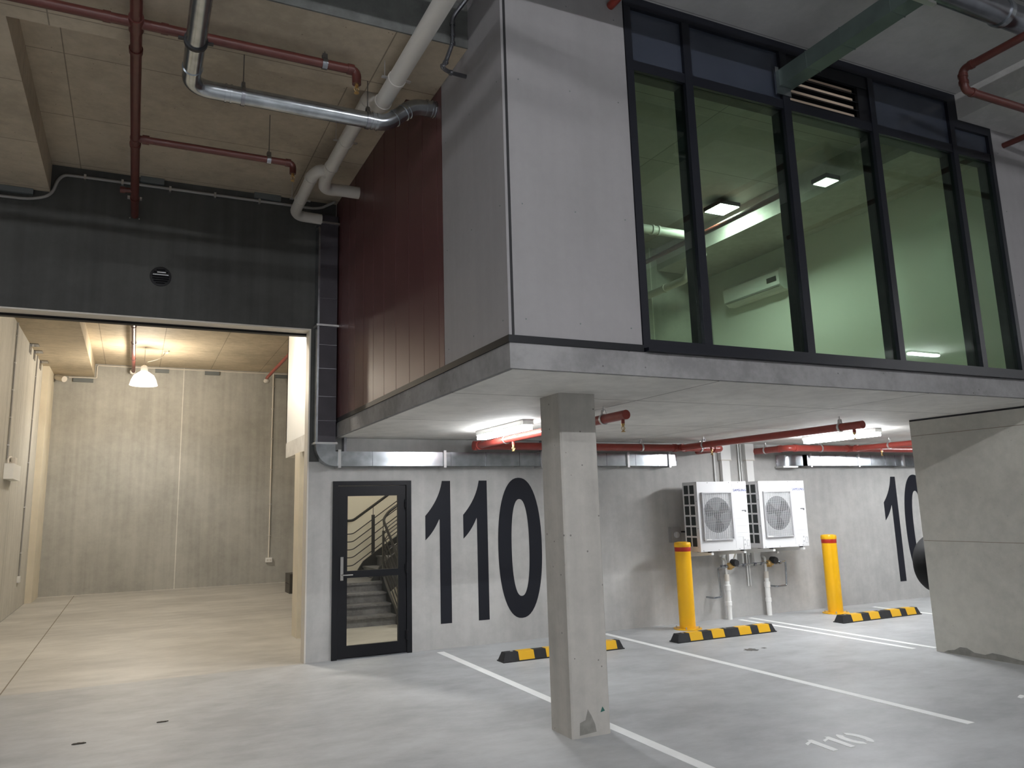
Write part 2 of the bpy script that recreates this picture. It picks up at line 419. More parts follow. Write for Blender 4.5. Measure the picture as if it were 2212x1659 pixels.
# column and blade wall
def chamfer_col(x0, x1, y0, y1, z0, z1, c):
    p = [(x0+c, y0), (x1-c, y0), (x1, y0+c), (x1, y1-c), (x1-c, y1), (x0+c, y1), (x0, y1-c), (x0, y0+c)]
    return MB().prism([(a, b, z0) for a, b in p], (0, 0, z1-z0))
cobj = struct('column', chamfer_col(1.172, 1.517, -4.19, -3.85, 0, ZS-.004, .014), 'column', 'square concrete column standing on the painted bay line', 'column')
g = MB().prism([(1.427, -4.1915, .165), (1.468, -4.1915, .172), (1.447, -4.1915, .205)], (0, .001, 0)).build('paint_mark', 'greenchip', cobj); g['label'] = 'small green triangular mark'
blade = struct('wall_right', MB().box(6.487, 6.66, -4.95, -3.33, 0, ZS-.004), 'blade', 'concrete blade wall at the right edge of the parking bays', 'wall', bevel=.01)

for z in (2.455, 1.235): MB().box(6.4862, 6.4875, -4.94, -3.34, z, z+.006).build('form_joint', 'sawcut', blade, smooth=False)
MB().box(6.486, 6.489, -4.94, -3.335, 2.632, ZS-.004).build('top_gap', 'panel_dark', blade, smooth=False)
def damp(par, pts, axis, c):
    # irregular damp patch lying on a concrete face
    p3 = [(c, a, z) if axis == 'x' else (a, c, z) for a, z in pts]
    o = MB().prism(p3, (.0006, 0, 0) if axis == 'x' else (0, .0006, 0)).build('damp_patch', 'damp', par, smooth=False); o['label'] = 'dark damp patch near the floor'
damp(blade, [(-3.42, .004), (-3.47, .03), (-3.55, .045), (-3.62, .085), (-3.70, .088), (-3.78, .05), (-3.90, .045), (-3.98, .075), (-4.10, .07), (-4.25, .05), (-4.5, .03), (-4.6, .004)], 'x', 6.4862)
damp(cobj, [(1.235, .02), (1.24, .11), (1.29, .125), (1.315, .20), (1.345, .15), (1.375, .085), (1.385, .03)], 'y', -4.1908)

# ------------------------------------------------------------------ upstairs window
win = thing('window_1', 'large dark framed upstairs window with greenish glass over the bays', 'window', (1.392, SY, ZT), kind='structure')
Y0, Y1 = SY-.012, SY+.14
mull = [(1.392, 1.455), (1.962, 2.038), (3.030, 3.112), (4.133, 4.204), (5.270, 5.340), (5.860, 5.914)]
for i, (a, b) in enumerate(mull):
    z1 = 5.39 if i == 5 else ZC-.1
    MB().box(a, b, Y0, Y1, 2.93, z1).build('mullion', 'frame', win, bevel=.003)
MB().box(1.392, 5.405, Y0, Y1, 5.645, ZC-.002).build('top_rail', 'frame', win, bevel=.003)
MB().box(5.340, 5.914, Y0, Y1, 5.385, 5.473).box(5.340, 5.405, Y0, Y1, 5.473, 5.645).build('top_rail', 'frame', win, bevel=.003)
MB().box(1.392, 5.914, Y0, Y1, ZT+.03, 2.93).build('bottom_rail', 'frame', win, bevel=.003)
MB().box(1.41, 5.93, SY-.045, Y1, ZT+.002, ZT+.03).build('sill', 'frame', win, bevel=.004)
for k, (m0, m1) in enumerate(zip(mull, mull[1:])):
    a, b = m0[1], m1[0]
    MB().box(a, b, Y0+.006, Y1, 5.10, 5.185).build('transom', 'frame', win, bevel=.003)
    MB().box(a, b, SY+.022, SY+.030, 2.93, 5.10).build('glass_pane', 'glass', win, smooth=False)
    # inner sash seen through the pane
    if k == 2:
        lv = MB().box(a, b, SY+.13, SY+.14, 5.185, 5.645).build('louvre', 'black', win)
        f = MB().box(a, b, SY+.0, SY+.03, 5.525, 5.645).box(a, b, SY, SY+.03, 5.185, 5.205).box(b-.13, b, SY+.01, SY+.04, 5.185, 5.645)
        f.build('louvre_frame', 'black', lv)
        for q in range(4):
            z = 5.232+q*.083
            MB().hexa([(a, SY+.015, z-.028), (b-.12, SY+.015, z-.028), (b-.12, SY+.06, z+.004), (a, SY+.06, z+.004)],
                      [(a, SY+.015, z-.020), (b-.12, SY+.015, z-.020), (b-.12, SY+.06, z+.012), (a, SY+.06, z+.012)]).build('blade', 'black', lv)
            MB().box(a, b-.12, SY+.075, SY+.085, z+.022, z+.052).build('lit_strip', 'tan', lv)  # tan strips standing in for the lit ceiling behind the blades
    else:
        MB().box(a, b, SY+.02, SY+.03, 5.185, 5.385 if k == 4 else 5.645).build('spandrel_panel', 'spandrel', win, smooth=False)

# upstairs room contents
def led_panel(x, y, z, w, d, label, mat='led'):
    t = thing('panel_light', label, 'ceiling light', (x, y, z))
    MB().box(x-w/2, x+w/2, y-d/2, y+d/2, z+.005, z+.06).build('housing', 'frame', t)
    MB().box(x-w/2+.015, x+w/2-.015, y-d/2+.015, y+d/2-.015, z, z+.008).build('diffuser', mat, t, smooth=False)
    return t
led_panel(5.06, -2.0, 5.62, .34, .34, 'square panel light glowing in the second window pane from the left')
led_panel(5.17, -3.62, 5.36, .22, .22, 'small glowing square in the third window pane, near the middle mullion', 'led_dim')  # dim square, just strong enough to look white
t = thing('split_air_conditioner', 'white indoor air conditioner high on the wall behind the window', 'air conditioner', (6.45, -1.3, 4.85))
b = MB().prism([(6.45, -1.75, 4.72), (6.45, -1.75, 5.03), (6.28, -1.75, 5.03), (6.23, -1.75, 4.98), (6.24, -1.75, 4.78), (6.32, -1.75, 4.72)], (0, 1.15, 0)).build('body', 'ac', t, bevel=.01)
MB().box(6.232, 6.30, -1.72, -.63, 4.755, 4.765).build('outlet_flap', 'conduit', t)
MB().box(6.226, 6.24, -1.70, -1.52, 4.84, 4.91).build('display', 'darkbox', t)
single('pvc_pipe', MB().tube([(1.0, -1.38, 5.46), (5.05, -1.38, 5.46)], .062).collar((4.35, -1.38, 5.46), (1, 0, 0), .072, .03).collar((4.45, -1.38, 5.46), (1, 0, 0), .072, .03),
       'pvc_clean', 'white waste pipe crossing behind the leftmost window pane', 'pipe')
single('pvc_pipe', MB().tube([(5.2, -.06, 4.95), (5.2, -1.0, 4.95), (5.2, -1.15, 5.20), (5.4, -1.2, 5.30)], .055).collar((5.2, -.5, 4.95), (0, 1, 0), .065, .05),
       'pvc', 'pale bent waste pipe low in the leftmost window pane', 'pipe')
single('sprinkler_pipe', MB().tube([(5.05, -3.2, 5.42), (5.05, -.1, 5.42)], .035), 'redpipe_dark', 'dark pipe running along the upstairs ceiling behind the glass', 'pipe')

# ------------------------------------------------------------------ glass door and stairs
door = thing('door_1', 'black framed glass door beside the big number', 'door', (.3, 0, 0), kind='structure')
fx0, fx1, fz = .30, 1.31, 2.12
MB().box(fx0, fx0+.065, -.025, .12, 0, fz).box(fx1-.065, fx1, -.025, .12, 0, fz).box(fx0+.065, fx1-.065, -.025, .12, fz-.055, fz).build('door_frame', 'black', door, bevel=.003)
lf = MB(); lx0, lx1, lz0, lz1 = fx0+.07, fx1-.07, .015, fz-.06
lf.box(lx0, .487, -.005, .04, lz0, lz1); lf.box(1.137, lx1, -.005, .04, lz0, lz1)
lf.box(.487, 1.137, -.005, .04, 1.935, lz1); lf.box(.487, 1.137, -.005, .04, lz0, .150); lf.box(.487, 1.137, -.005, .04, .945, 1.027)
leaf = lf.build('door_leaf', 'black', door, bevel=.003)
MB().box(.487, 1.137, .012, .020, 1.027, 1.935).build('glass_pane', 'doorglass', leaf, smooth=False)
MB().box(.487, 1.137, .012, .020, .150, .945).build('glass_pane', 'doorglass', leaf, smooth=False)
h = MB().box(.402, .438, -.014, -.004, .92, 1.20); h.build('handle_plate', 'chrome', leaf, bevel=.003)
MB().tube([(.42, -.012, .985), (.42, -.055, .985), (.545, -.058, .985)], .009, bend=.015).build('handle', 'chrome', leaf)
for z in (.22, 1.03, 1.83):
    MB().cyl((1.243, -.030, z-.06), (1.243, -.030, z+.06), .011, 12).box(1.225, 1.275, -.028, -.012, z-.05, z+.05).build('hinge', 'black', door)
MB().box(fx0+.065, fx1-.065, -.03, .1, 0, .012).build('threshold', 'galv_dull', door)

st = thing('staircase', 'dark steel stairs with railings behind the glass door', 'stairs', (1.4, 2.45, 0))
rise, go = .150, .255
sx0, sx1 = .96, 1.88
for k in range(4):
    y = 2.45+k*go; z = rise*(k+1)
    if k < 3:
        MB().box(sx0, sx1, y-.025, y+go, z-.03, z).build('tread', 'tread', st, bevel=.004)
    MB().box(sx0, sx1, y, y+.012, z-rise, z-.03).build('riser', 'tread', st)
LY0 = 2.45+3*go; LZ = 4*rise
MB().box(sx0, sx1+.02, LY0-.025, 4.55, LZ-.04, LZ).build('landing', 'tread', st)
# lower stringer, right hand side
MB().prism([(sx1, 2.40, 0), (sx1, 2.40, .14), (sx1, LY0, LZ+.10), (sx1, LY0+.1, LZ+.1), (sx1, LY0+.1, LZ-.25), (sx1, 2.7, 0)], (.04, 0, 0)).build('stringer', 'stairblack', st)
# upper flight to the right
r2, g2 = .172, .25
for k in range(9):
    x = sx1+.04+k*g2; z = LZ+r2*(k+1)
    MB().box(x-.02, x+g2, 3.42, 4.50, z-.03, z).build('tread', 'tread', st, bevel=.004)
    MB().box(x, x+.012, 3.42, 4.50, z-r2, z-.03).build('riser', 'tread', st)
for yy in (3.38, 4.50):
    MB().prism([(sx1-.22, yy, LZ-.12), (sx1+.04, yy, LZ+.26), (sx1+.04+9*g2, yy, LZ+.26+9*r2), (sx1+.04+9*g2, yy, LZ-.10+9*r2), (sx1+.2, yy, LZ-.2)], (0, .04, 0)).build('stringer', 'stairblack', st)
sl = r2/g2
# far balustrade : level along the landing, then climbing right
yb = 4.58
def far_rail(z0, name, r, x0=sx0+.02, xe=4.2, xk=1.74):
    MB().tube([(x0, yb, z0), (xk, yb, z0), (xe, yb, z0+(xe-xk)*sl)], r, bend=.06, seg=8).build(name, 'stairblack', st)
far_rail(1.585, 'handrail', .024)
for z0 in (.78, .925, 1.065, 1.205, 1.345): far_rail(z0, 'rail', .009)
for x in (2.12, 3.3):
    zb = LZ+(x-sx1)*sl
    MB().box(x-.03, x+.03, yb-.012, yb+.012, zb-.05, 1.42+(x-1.74)*sl).cyl((x, yb, 1.42+(x-1.74)*sl), (x, yb, 1.57+(x-1.74)*sl), .006, 8).build('newel_post', 'stairblack', st)
# near balustrade of the lower flight and start of the upper flight
xi = sx1+.02
sl1 = rise/go
ym = LY0-.02
for z0, nm, rr in ((1.60, 'handrail', .024), (1.36, 'rail', .009), (1.23, 'rail', .009), (1.10, 'rail', .009), (.97, 'rail', .009), (.84, 'rail', .009)):
    MB().tube([(xi, 1.9, z0-(ym-1.9)*sl1*1.25), (xi, ym, z0), (xi+.12, ym+.12, z0+.12), (4.2, ym+.14, z0+.12+(4.2-xi-.12)*sl)], rr, bend=.07, seg=8).build(nm, 'stairblack', st)
MB().box(xi-.012, xi+.012, ym-.03, ym+.03, .40, 1.42).cyl((xi, ym, 1.40), (xi, ym, 1.60), .006, 8).build('newel_post', 'stairblack', st)
MB().box(xi+.45, xi+.51, ym+.128, ym+.152, LZ+.1, 1.42+.45*sl).build('newel_post', 'stairblack', st)
MB().box(xi-.012, xi+.012, 2.02, 2.08, 0, .75).build('newel_post', 'stairblack', st)
t = thing('ceiling_stair_light', 'unseen ceiling light added to brighten the stairs behind the glass door', 'ceiling light', (2.1, 1.3, 2.6), 'stairwell lights')  # added out of view to lift the dark stairs
MB().box(1.75, 2.75, 1.25, 1.40, 2.57, 2.60).build('diffuser', 'stairlamp', t, smooth=False)
MB().box(1.73, 2.77, 1.23, 1.42, 2.60, 2.629).build('housing', 'white', t, smooth=False)
t = thing('ceiling_stair_light', 'unseen second ceiling light added to brighten the stairwell back wall', 'ceiling light', (2.4, 3.9, RC), 'stairwell lights')  # second added lamp, out of view, for a bright back wall
MB().box(1.9, 2.9, 3.82, 3.97, RC-.06, RC-.03).build('diffuser', 'stairlamp', t, smooth=False)
MB().box(1.88, 2.92, 3.80, 3.99, RC-.03, RC-.001).build('housing', 'white', t, smooth=False)

# ------------------------------------------------------------------ painted numbers and lines
def bez(p0, p1, p2, n=10):
    return [((1-t)**2*p0[0]+2*t*(1-t)*p1[0]+t*t*p2[0], (1-t)**2*p0[1]+2*t*(1-t)*p1[1]+t*t*p2[1]) for t in [i/n for i in range(n+1)]]
def one_outline(x):     # big numeral 1, origin at the stem's right edge
    pts = [(0, .306), (0, 2.112), (-.117, 2.112)]
    pts += bez((-.121, 2.09), (-.165, 1.86), (-.351, 1.665))[0:]
    pts += [(-.351, 1.357)]
    pts += bez((-.345, 1.362), (-.232, 1.46), (-.158, 1.622))
    pts += [(-.154, 1.60), (-.154, .306)]
    return [(x+a, z) for a, z in pts]
def sup(cx, cz, rx, rz, e, n=56):
    out = []
    for i in range(n):
        a = 2*PI*i/n; c, s_ = math.cos(a), math.sin(a)
        out.append((cx+rx*math.copysign(abs(c)**(2/e), c), cz+rz*math.copysign(abs(s_)**(2/e), s_)))
    return out
def big_one(x, par): MB().prism([(a, -.0005, z) for a, z in one_outline(x)], (0, -.0025, 0)).build('digit', 'numeral', par, smooth=False)
def big_zero(cx, par):
    MB().ring_prism([(a, -.0005, z) for a, z in sup(cx, 1.217, .331, .929, 2.25)], [(a, -.0005, z) for a, z in sup(cx+.003, 1.214, .134, .642, 2.35)], (0, -.0025, 0)).build('digit', 'numeral', par, smooth=False)
n = thing('painted_number', 'giant dark number 110 painted on the wall right of the glass door', 'painted number', (1.5, 0, .3))
big_one(1.857, n); big_one(2.387, n); big_zero(2.868, n)
n = thing('painted_number', 'giant dark number starting 10, partly hidden behind the blade wall at right', 'painted number', (10.0, 0, .3))
big_one(10.385, n); big_zero(10.865, n)

def poly_floor(pts, name, par, mat='line', z=.0025): return MB().prism([(x, y, z-.0022) for x, y in pts], (0, 0, .0022)).build(name, mat, par, smooth=False)
def stencil_one(par, x0, y0):
    pts = [(.11, -.270), (.168, -.270), (.168, 0), (.11, 0), (.06, -.03), (0, -.075), (.02, -.105), (.10, -.065)]
    pts = [(.105, -.265), (.165, -.265), (.130, -.005), (.10, 0), (.083, -.025), (.02, -.055), (0, -.09), (.078, -.072)]
    poly_floor([(x0+a, y0+b) for a, b in pts], 'digit', par)
f = thing('floor_number', 'small white stencilled 110 on the floor near the front of the middle bay', 'painted number', (2.55, -5.1, 0))
# outlines measured on the floor
for pts in ([(2.569,-5.122),(2.640,-5.090),(2.645,-5.062),(2.685,-5.075),(2.662,-5.338),(2.607,-5.340),(2.622,-5.125),(2.554,-5.161)],
            [(2.738,-5.125),(2.806,-5.098),(2.808,-5.070),(2.850,-5.080),(2.828,-5.339),(2.775,-5.342),(2.790,-5.130),(2.720,-5.163)]):
    poly_floor(pts, 'digit', f)
def rot(px, py, cx, cy, a): 
    c, s_ = math.cos(a), math.sin(a); return (cx+px*c-py*s_, cy+px*s_+py*c)
def arc_piece(a0, a1, cx, cy, par):
    n_ = 16; o = []; i_ = []
    for k in range(n_+1):
        a = a0+(a1-a0)*k/n_
        o.append(rot(.092*math.cos(a), .142*math.sin(a), cx, cy, -.0)); i_.append(rot(.036*math.cos(a), .092*math.sin(a), cx, cy, 0))
    poly_floor(o+i_[::-1], 'digit', par)
arc_piece(-1.30, 1.30, 2.985, -5.205, f); arc_piece(PI-1.30, PI+1.30, 2.968, -5.205, f)
f = thing('floor_number', 'white stencilled digit cut off at the right edge of the picture', 'painted number', (5.14, -5.1, 0))
poly_floor([(5.135, -5.06), (5.205, -5.03), (5.24, -5.02), (5.26, -5.30), (5.21, -5.30), (5.19, -5.09), (5.12, -5.10)], 'digit', f)

def pline(x0, x1, y0, y1, label):
    single('parking_line', MB().box(x0, x1, y0, y1, 0, .0022), 'line', label, 'parking line', smooth=False)
pline(1.572, 1.668, -5.6, -.19, 'white bay line running from beside the door past the column')
pline(4.007, 4.093, -5.37, -.15, 'long white bay line behind the column between two bays')
pline(6.375, 6.455, -3.1, -.20, 'left one of the twin white lines near the blade wall')
pline(6.62, 6.70, -3.2, -.14, 'right one of the twin white lines near the blade wall')
pline(9.05, 9.13, -3.0, -.35, 'faint white line beyond the furthest black and yellow wheel stop')

# ------------------------------------------------------------------ wheel stops
def wheel_stop(x0, y, label):
    t = thing('wheel_stop', label, 'wheel stop', (x0, y, 0), 'black and yellow wheel stops')
    L_ = 1.63; h = .103; d0, d1 = .080, .050
    def sec(xa, xb, za=None, inset=0, grow=0.):
        return [(xa, y-d0-grow, .012), (xb, y-d0-grow, .012), (xb, y+d0+grow, .012), (xa, y+d0+grow, .012)], [(xa+inset, y-d1-grow, h+grow), (xb-inset, y-d1-grow, h+grow), (xb-inset, y+d1+grow, h+grow), (xa+inset, y+d1+grow, h+grow)]
    m = MB(); bb, tt = sec(x0, x0+L_, inset=.035); m.hexa(bb, tt); m.box(x0-.008, x0+L_+.008, y-d0-.012, y+d0+.012, 0, .012)
    m.build('rubber_body', 'rubber', t, bevel=.004)
    for a in (.20, .56, 1.01, 1.34):
        q = MB(); bb, tt = sec(x0+a, x0+a+.20, grow=.0015); q.hexa(bb, tt); q.build('reflective_patch', 'yel_tape', t, smooth=False)
    for a in (.14, .83, 1.50):
        MB().cyl((x0+a, y, h-.005), (x0+a, y, h+.004), .018, 10).build('bolt', 'steel', t)
    return t
ws = wheel_stop(1.99, -1.17, 'black and yellow wheel stop half hidden behind the square column')
for x, lab in ((4.40, 'black and yellow wheel stop in front of the left yellow bollard'), (7.30, 'black and yellow wheel stop beside the right yellow bollard, furthest from the column')):
    copy_thing(ws, (x, -1.235, 0), lab)

# ------------------------------------------------------------------ bollards
def bollard(x, y, label):
    t = thing('bollard', label, 'bollard', (x, y, 0), 'yellow steel bollards')
    R = .112
    MB().lathe((x, y, 0), [(R, .012), (R, 1.10), (R, 1.165), (R*.93, 1.178), (R*.6, 1.186), (.001, 1.188)], seg=32).build('post', 'yellow', t)
    MB().lathe((x, y, 0), [(R+.001, 1.065), (R+.002, 1.067), (R+.002, 1.123), (R+.001, 1.125)], seg=32).build('reflective_band', 'redband', t)
    MB().lathe((x, y, 0), [(R+.004, 1.125), (R+.007, 1.130), (R+.007, 1.170), (R, 1.188), (R*.6, 1.198), (.001, 1.20)], seg=32).build('cap', 'yellow', t)
    MB().lathe((x, y, 0), [(.195, 0), (.195, .012)], seg=36).build('base_plate', 'yellow', t)
    for k in range(4):
        a = PI/4+k*PI/2; px, py = x+.158*math.cos(a), y+.158*math.sin(a)
        MB().cyl((px, py, .012), (px, py, .024), .014, 6).cyl((px, py, .024), (px, py, .042), .007, 8).build('anchor_bolt', 'steel', t)
    return t
bo = bollard(5.24, -.45, 'yellow bollard with red band in front of the left outdoor air unit')
copy_thing(bo, (8.07, -.50, 0), 'yellow bollard with red band standing right of the air units')

# ------------------------------------------------------------------ outdoor air units
def text_mesh(body, size, name, mat, parent, loc, rot_euler, depth=.0008):
    cu = bpy.data.curves.new(name, 'FONT'); cu.body = body; cu.size = size; cu.extrude = depth; cu.align_x = 'CENTER'; cu.space_character = 1.08
    tmp = bpy.data.objects.new(name+'_src', cu); COL.objects.link(tmp)
    dg = bpy.context.evaluated_depsgraph_get(); me = bpy.data.meshes.new_from_object(tmp.evaluated_get(dg))
    bpy.data.objects.remove(tmp); bpy.data.curves.remove(cu)
    mt = Matrix.Translation(Vector(loc)-Vector(parent['_o'])) @ rot_euler.to_matrix().to_4x4()
    me.transform(mt); me.name = name; me.materials.clear(); me.materials.append(M[mat])
    o = bpy.data.objects.new(name, me); COL.objects.link(o); o.parent = parent; o['_o'] = parent['_o']; return o
from mathutils import Euler
def ac_unit(x0, label):
    yf, yb_, z0, z1, W_ = -.55, -.225, 1.045, 2.043, .93
    t = thing('condenser_unit', label, 'outdoor air conditioner', (x0, -.39, z0), 'white outdoor air units on the wall')
    MB().box(x0, x0+W_, yf, yb_, z0, z1).build('casing', 'ac', t, bevel=.012)
    # left side coil guard : 2 x 6 dark openings behind white bars
    MB().box(x0-.004, x0+.001, yf+.045, yb_-.02, z0+.06, z1-.035).build('coil', 'ac_dark', t, smooth=False)
    fr = MB(); ya, yc = yf+.045, yb_-.02; za, zc = z0+.06, z1-.035
    for k in range(7):
        z = za+(zc-za)*k/6; fr.box(x0-.010, x0-.003, ya, yc, z-.012, z+.012)
    for k in range(3):
        y = ya+(yc-ya)*k/2; fr.box(x0-.010, x0-.003, y-.012, y+.012, za, zc)
    fr.build('coil_guard', 'ac', t, smooth=False)
    # fan grille
    gx0, gx1, gz0, gz1 = x0+.065, x0+.615, z0+.155, z1-.155
    gr = MB(); gr.box(gx0, gx1, yf-.032, yf-.002, gz1-.014, gz1); gr.box(gx0, gx1, yf-.032, yf-.002, gz0, gz0+.014)
    gr.box(gx0, gx0+.014, yf-.032, yf-.002, gz0, gz1); gr.box(gx1-.014, gx1, yf-.032, yf-.002, gz0, gz1)
    gr.build('grille_frame', 'ac_grille', t, smooth=False)
    cx, cz = (gx0+gx1)/2, (gz0+gz1)/2+.015
    MB().lathe((cx, yf-.004, cz), [(.255, 0), (.255, -.006)], axis='y', seg=48).build('fan_opening', 'ac_fan', t)
    bl = MB()
    for k in range(3):
        a = k*2*PI/3+.4
        pts = [(cx+r_*math.cos(a+q), yf-.012, cz+r_*math.sin(a+q)) for r_, q in ((.05, -.3), (.235, -.15), (.24, .35), (.20, .75), (.05, .6))]
        bl.prism(pts, (0, .003, 0))
    bl.lathe((cx, yf-.014, cz), [(.06, .004), (.06, -.004)], axis='y')
    bl.build('fan', 'ac_dark', t, smooth=False)
    mesh = MB()
    n_v, n_h = 15, 46
    for k in range(1, n_v):
        x = gx0+(gx1-gx0)*k/n_v; mesh.box(x-.0022, x+.0022, yf-.030, yf-.026, gz0+.01, gz1-.01)
    for k in range(1, n_h):
        z = gz0+(gz1-gz0)*k/n_h; mesh.box(gx0+.01, gx1-.01, yf-.026, yf-.0225, z-.0019, z+.0019)
    mesh.build('grille', 'ac_grille', t, smooth=False)
    MB().box(gx0+.02, gx0+.12, yf-.035, yf-.03, gz0+.003, gz0+.022).build('badge', 'white', t)
    # service panel grooves, latch, corner cover, screws
    sv = MB()
    sv.box(x0+.657, x0+.660, yf-.0015, yf+.002, z0+.03, z1-.02)
    for z in (1.70, 1.50, 1.39, 1.29, 1.23): sv.box(x0+.70, x0+W_-.03, yf-.0012, yf+.002, z-.0015, z+.0015)
    build_each(sv, 'panel_seam', 'ac_grille', t, smooth=False)
    MB().box(x0+.815, x0+.895, yf-.004, yf+.002, 1.605, 1.620).box(x0+.87, x0+.895, yf-.004, yf+.002, 1.59, 1.615).build('latch', 'ac_fan', t)
    MB().box(x0+.80, x0+W_-.012, yf-.006, yf+.003, z0+.022, z0+.185).build('corner_cover', 'ac', t, bevel=.004)
    cv = MB(); cv.box(x0+.86, x0+.905, yf-.0085, yf-.004, z0+.13, z0+.138); cv.box(x0+.86, x0+.905, yf-.0085, yf-.004, z0+.045, z0+.052); cv.box(x0+.86, x0+.866, yf-.0085, yf-.004, z0+.045, z0+.138); cv.box(x0+.90, x0+.906, yf-.0085, yf-.004, z0+.045, z0+.138)
    for zz in (z0+.14, z0+.075): cv.lathe((x0+.825, yf-.005, zz), [(.014, .001), (.014, -.003)], axis='y', seg=16)
    cv.build('knockout_pattern', 'ac_grille', t, smooth=False)
    sc = MB()
    for xx in (.2, .60, .78): sc.cyl((x0+xx, yf-.003, z1-.015), (x0+xx, yf+.002, z1-.015), .006, 8)
    for xx in (.05, .33, .72, .80): sc.cyl((x0+xx, yf-.003, z0+.016), (x0+xx, yf+.002, z0+.016), .006, 8)
    for zz in (.72, .33): sc.cyl((x0-.003, yf+.03, z0+zz), (x0+.002, yf+.03, z0+zz), .008, 8)
    build_each(sc, 'screw', 'ac_fan', t)
    text_mesh('SAMSUNG', .052, 'logo', 'logo', t, (x0+.80, yf-.002, 1.895), Euler((PI/2, 0, 0)))
    for bx in (x0+.19, x0+.80):
        m = MB(); m.prism([(bx-.02, -.001, z0-.10), (bx-.02, -.001, z0-.02), (bx-.02, yf-.02, z0-.02), (bx-.02, yf-.02, z0-.05)], (.04, 0, 0))
        m.box(bx-.022, bx+.022, -.02, -.001, z0-.13, z0-.02)
        b_ = m.build('bracket', 'pvc_clean', t, smooth=False)
        MB().box(bx-.02, bx+.02, yf+.02, yf+.06, z0-.02, z0).box(bx-.02, bx+.02, yb_-.06, yb_-.02, z0-.02, z0).build('rubber_foot', 'rubber', t)
    return t
au = ac_unit(5.487, 'white outdoor air unit on the wall behind the left bollard')
copy_thing(au, (6.662, -.39, 1.045), 'white outdoor air unit on the wall, right one of the pair')

t = thing('pipe_cover', 'white trunking strip down the wall behind the left air unit', 'pipe cover', (6.45, 0, 1), 'white trunking above the air units')
MB().box(6.40, 6.60, -.075, -.002, 2.40, 2.655).build('upper_cover', 'pvc_clean', t, bevel=.006)
MB().box(6.395, 6.605, -.08, -.002, 2.385, 2.40).build('joint', 'conduit_light', t)
MB().box(6.42, 6.575, -.06, -.002, .80, 2.385).build('lower_cover', 'pvc_clean', t, bevel=.006)
t = thing('pipe_cover', 'white trunking strip down the wall between the two air units', 'pipe cover', (6.95, 0, 1), 'white trunking above the air units')
MB().box(6.90, 7.08, -.075, -.002, 2.40, 2.655).build('upper_cover', 'pvc_clean', t, bevel=.006)
MB().box(6.895, 7.085, -.08, -.002, 2.385, 2.40).build('joint', 'conduit_light', t)
MB().box(6.92, 7.06, -.06, -.002, .80, 2.385).build('lower_cover', 'pvc_clean', t, bevel=.006)
single('conduit', MB().tube([(6.30, -.02, 2.655), (6.30, -.02, 1.2)], .012), 'pvc_clean', 'thin white conduit left of the trunking above the left air unit', 'conduit')
single('conduit', MB().tube([(6.80, -.02, 2.655), (6.80, -.02, .45)], .013).tube([(6.845, -.02, 2.655), (6.845, -.02, .45)], .009), 'pvc_clean', 'pair of thin conduits between the two trunking strips', 'conduit')
t = thing('isolator_switch', 'grey isolator switch on the wall left of the left air unit', 'switch', (5.44, 0, 1.28))
MB().box(5.35, 5.53, -.07, -.001, 1.17, 1.39).build('housing', 'conduit', t, bevel=.01)
MB().cyl((5.44, -.07, 1.28), (5.44, -.09, 1.28), .045, 20).box(5.43, 5.45, -.105, -.088, 1.24, 1.32).build('dial', 'ac_grille', t)
MB().tube([(5.52, -.03, 1.32), (5.60, -.04, 1.32), (5.66, -.24, 1.30)], .012).build('cable', 'valve', t)

def standpipe(x, label):
    t = thing('drain_standpipe', label, 'drain pipe', (x, -.1, 0), 'white drain pipes below the air units')
    y = -.10
    MB().lathe((x, y, 0), [(.038, 0), (.038, .20), (.046, .205), (.046, .26), (.040, .265), (.040, .42), (.047, .425), (.047, .50), (.034, .51), (.034, .58), (.018, .585), (.018, .86)], seg=20).build('pipe', 'pvc_clean', t)
    MB().lathe((x, y, 0), [(.036, .56), (.036, .66)], seg=20).build('reducer', 'conduit_light', t)
    MB().tube([(x, y, .80), (x, y, .87), (x, y+.08, .89)], .018).build('tundish', 'pvc_clean', t)
    return t
sp_ = standpipe(6.31, 'white drain standpipe under the left air unit')
copy_thing(sp_, (7.10, -.1, 0), 'white drain standpipe under the right air unit')
t = thing('water_pipework', 'silver water pipe with two black valves below the air units', 'pipework', (6.7, -.12, .8))
MB().tube([(5.98, -.003, .34), (5.98, -.16, .34), (6.13, -.16, .345), (6.10, -.16, .76), (6.36, -.14, .78), (7.36, -.14, .80), (7.48, -.14, .80), (7.46, -.14, .43), (7.26, -.14, .425), (7.26, -.003, .425)], .014, bend=.03, seg=10).build('pipe', 'galv', t)
for x in (6.37, 7.16):
    MB().lathe((x, -.14, .79), [(.03, -.06), (.045, -.04), (.045, .04), (.03, .06)], axis='x', seg=14).box(x-.05, x+.0, -.17, -.11, .73, .79).build('valve_body', 'brass', t)
    MB().lathe((x+.035, -.19, .83), [(.045, -.05), (.055, -.02), (.055, .05), (.03, .06)], axis='y', seg=16).build('valve_cap', 'valve', t)
u = MB()
for x in (6.20, 6.27, 6.52, 6.62, 6.85, 6.98, 7.28, 7.36): u.collar((x, -.14, .785), (1, 0, 0), .024, .035)
build_each(u, 'union_nut', 'galv_dull', t)
MB().tube([(6.62, -.14, 1.02), (6.62, -.14, .80)], .012).tube([(6.30, -.25, 1.0), (6.40, -.25, .99), (6.40, -.14, .82)], .014).build('overflow_pipe', 'pvc_clean', t)

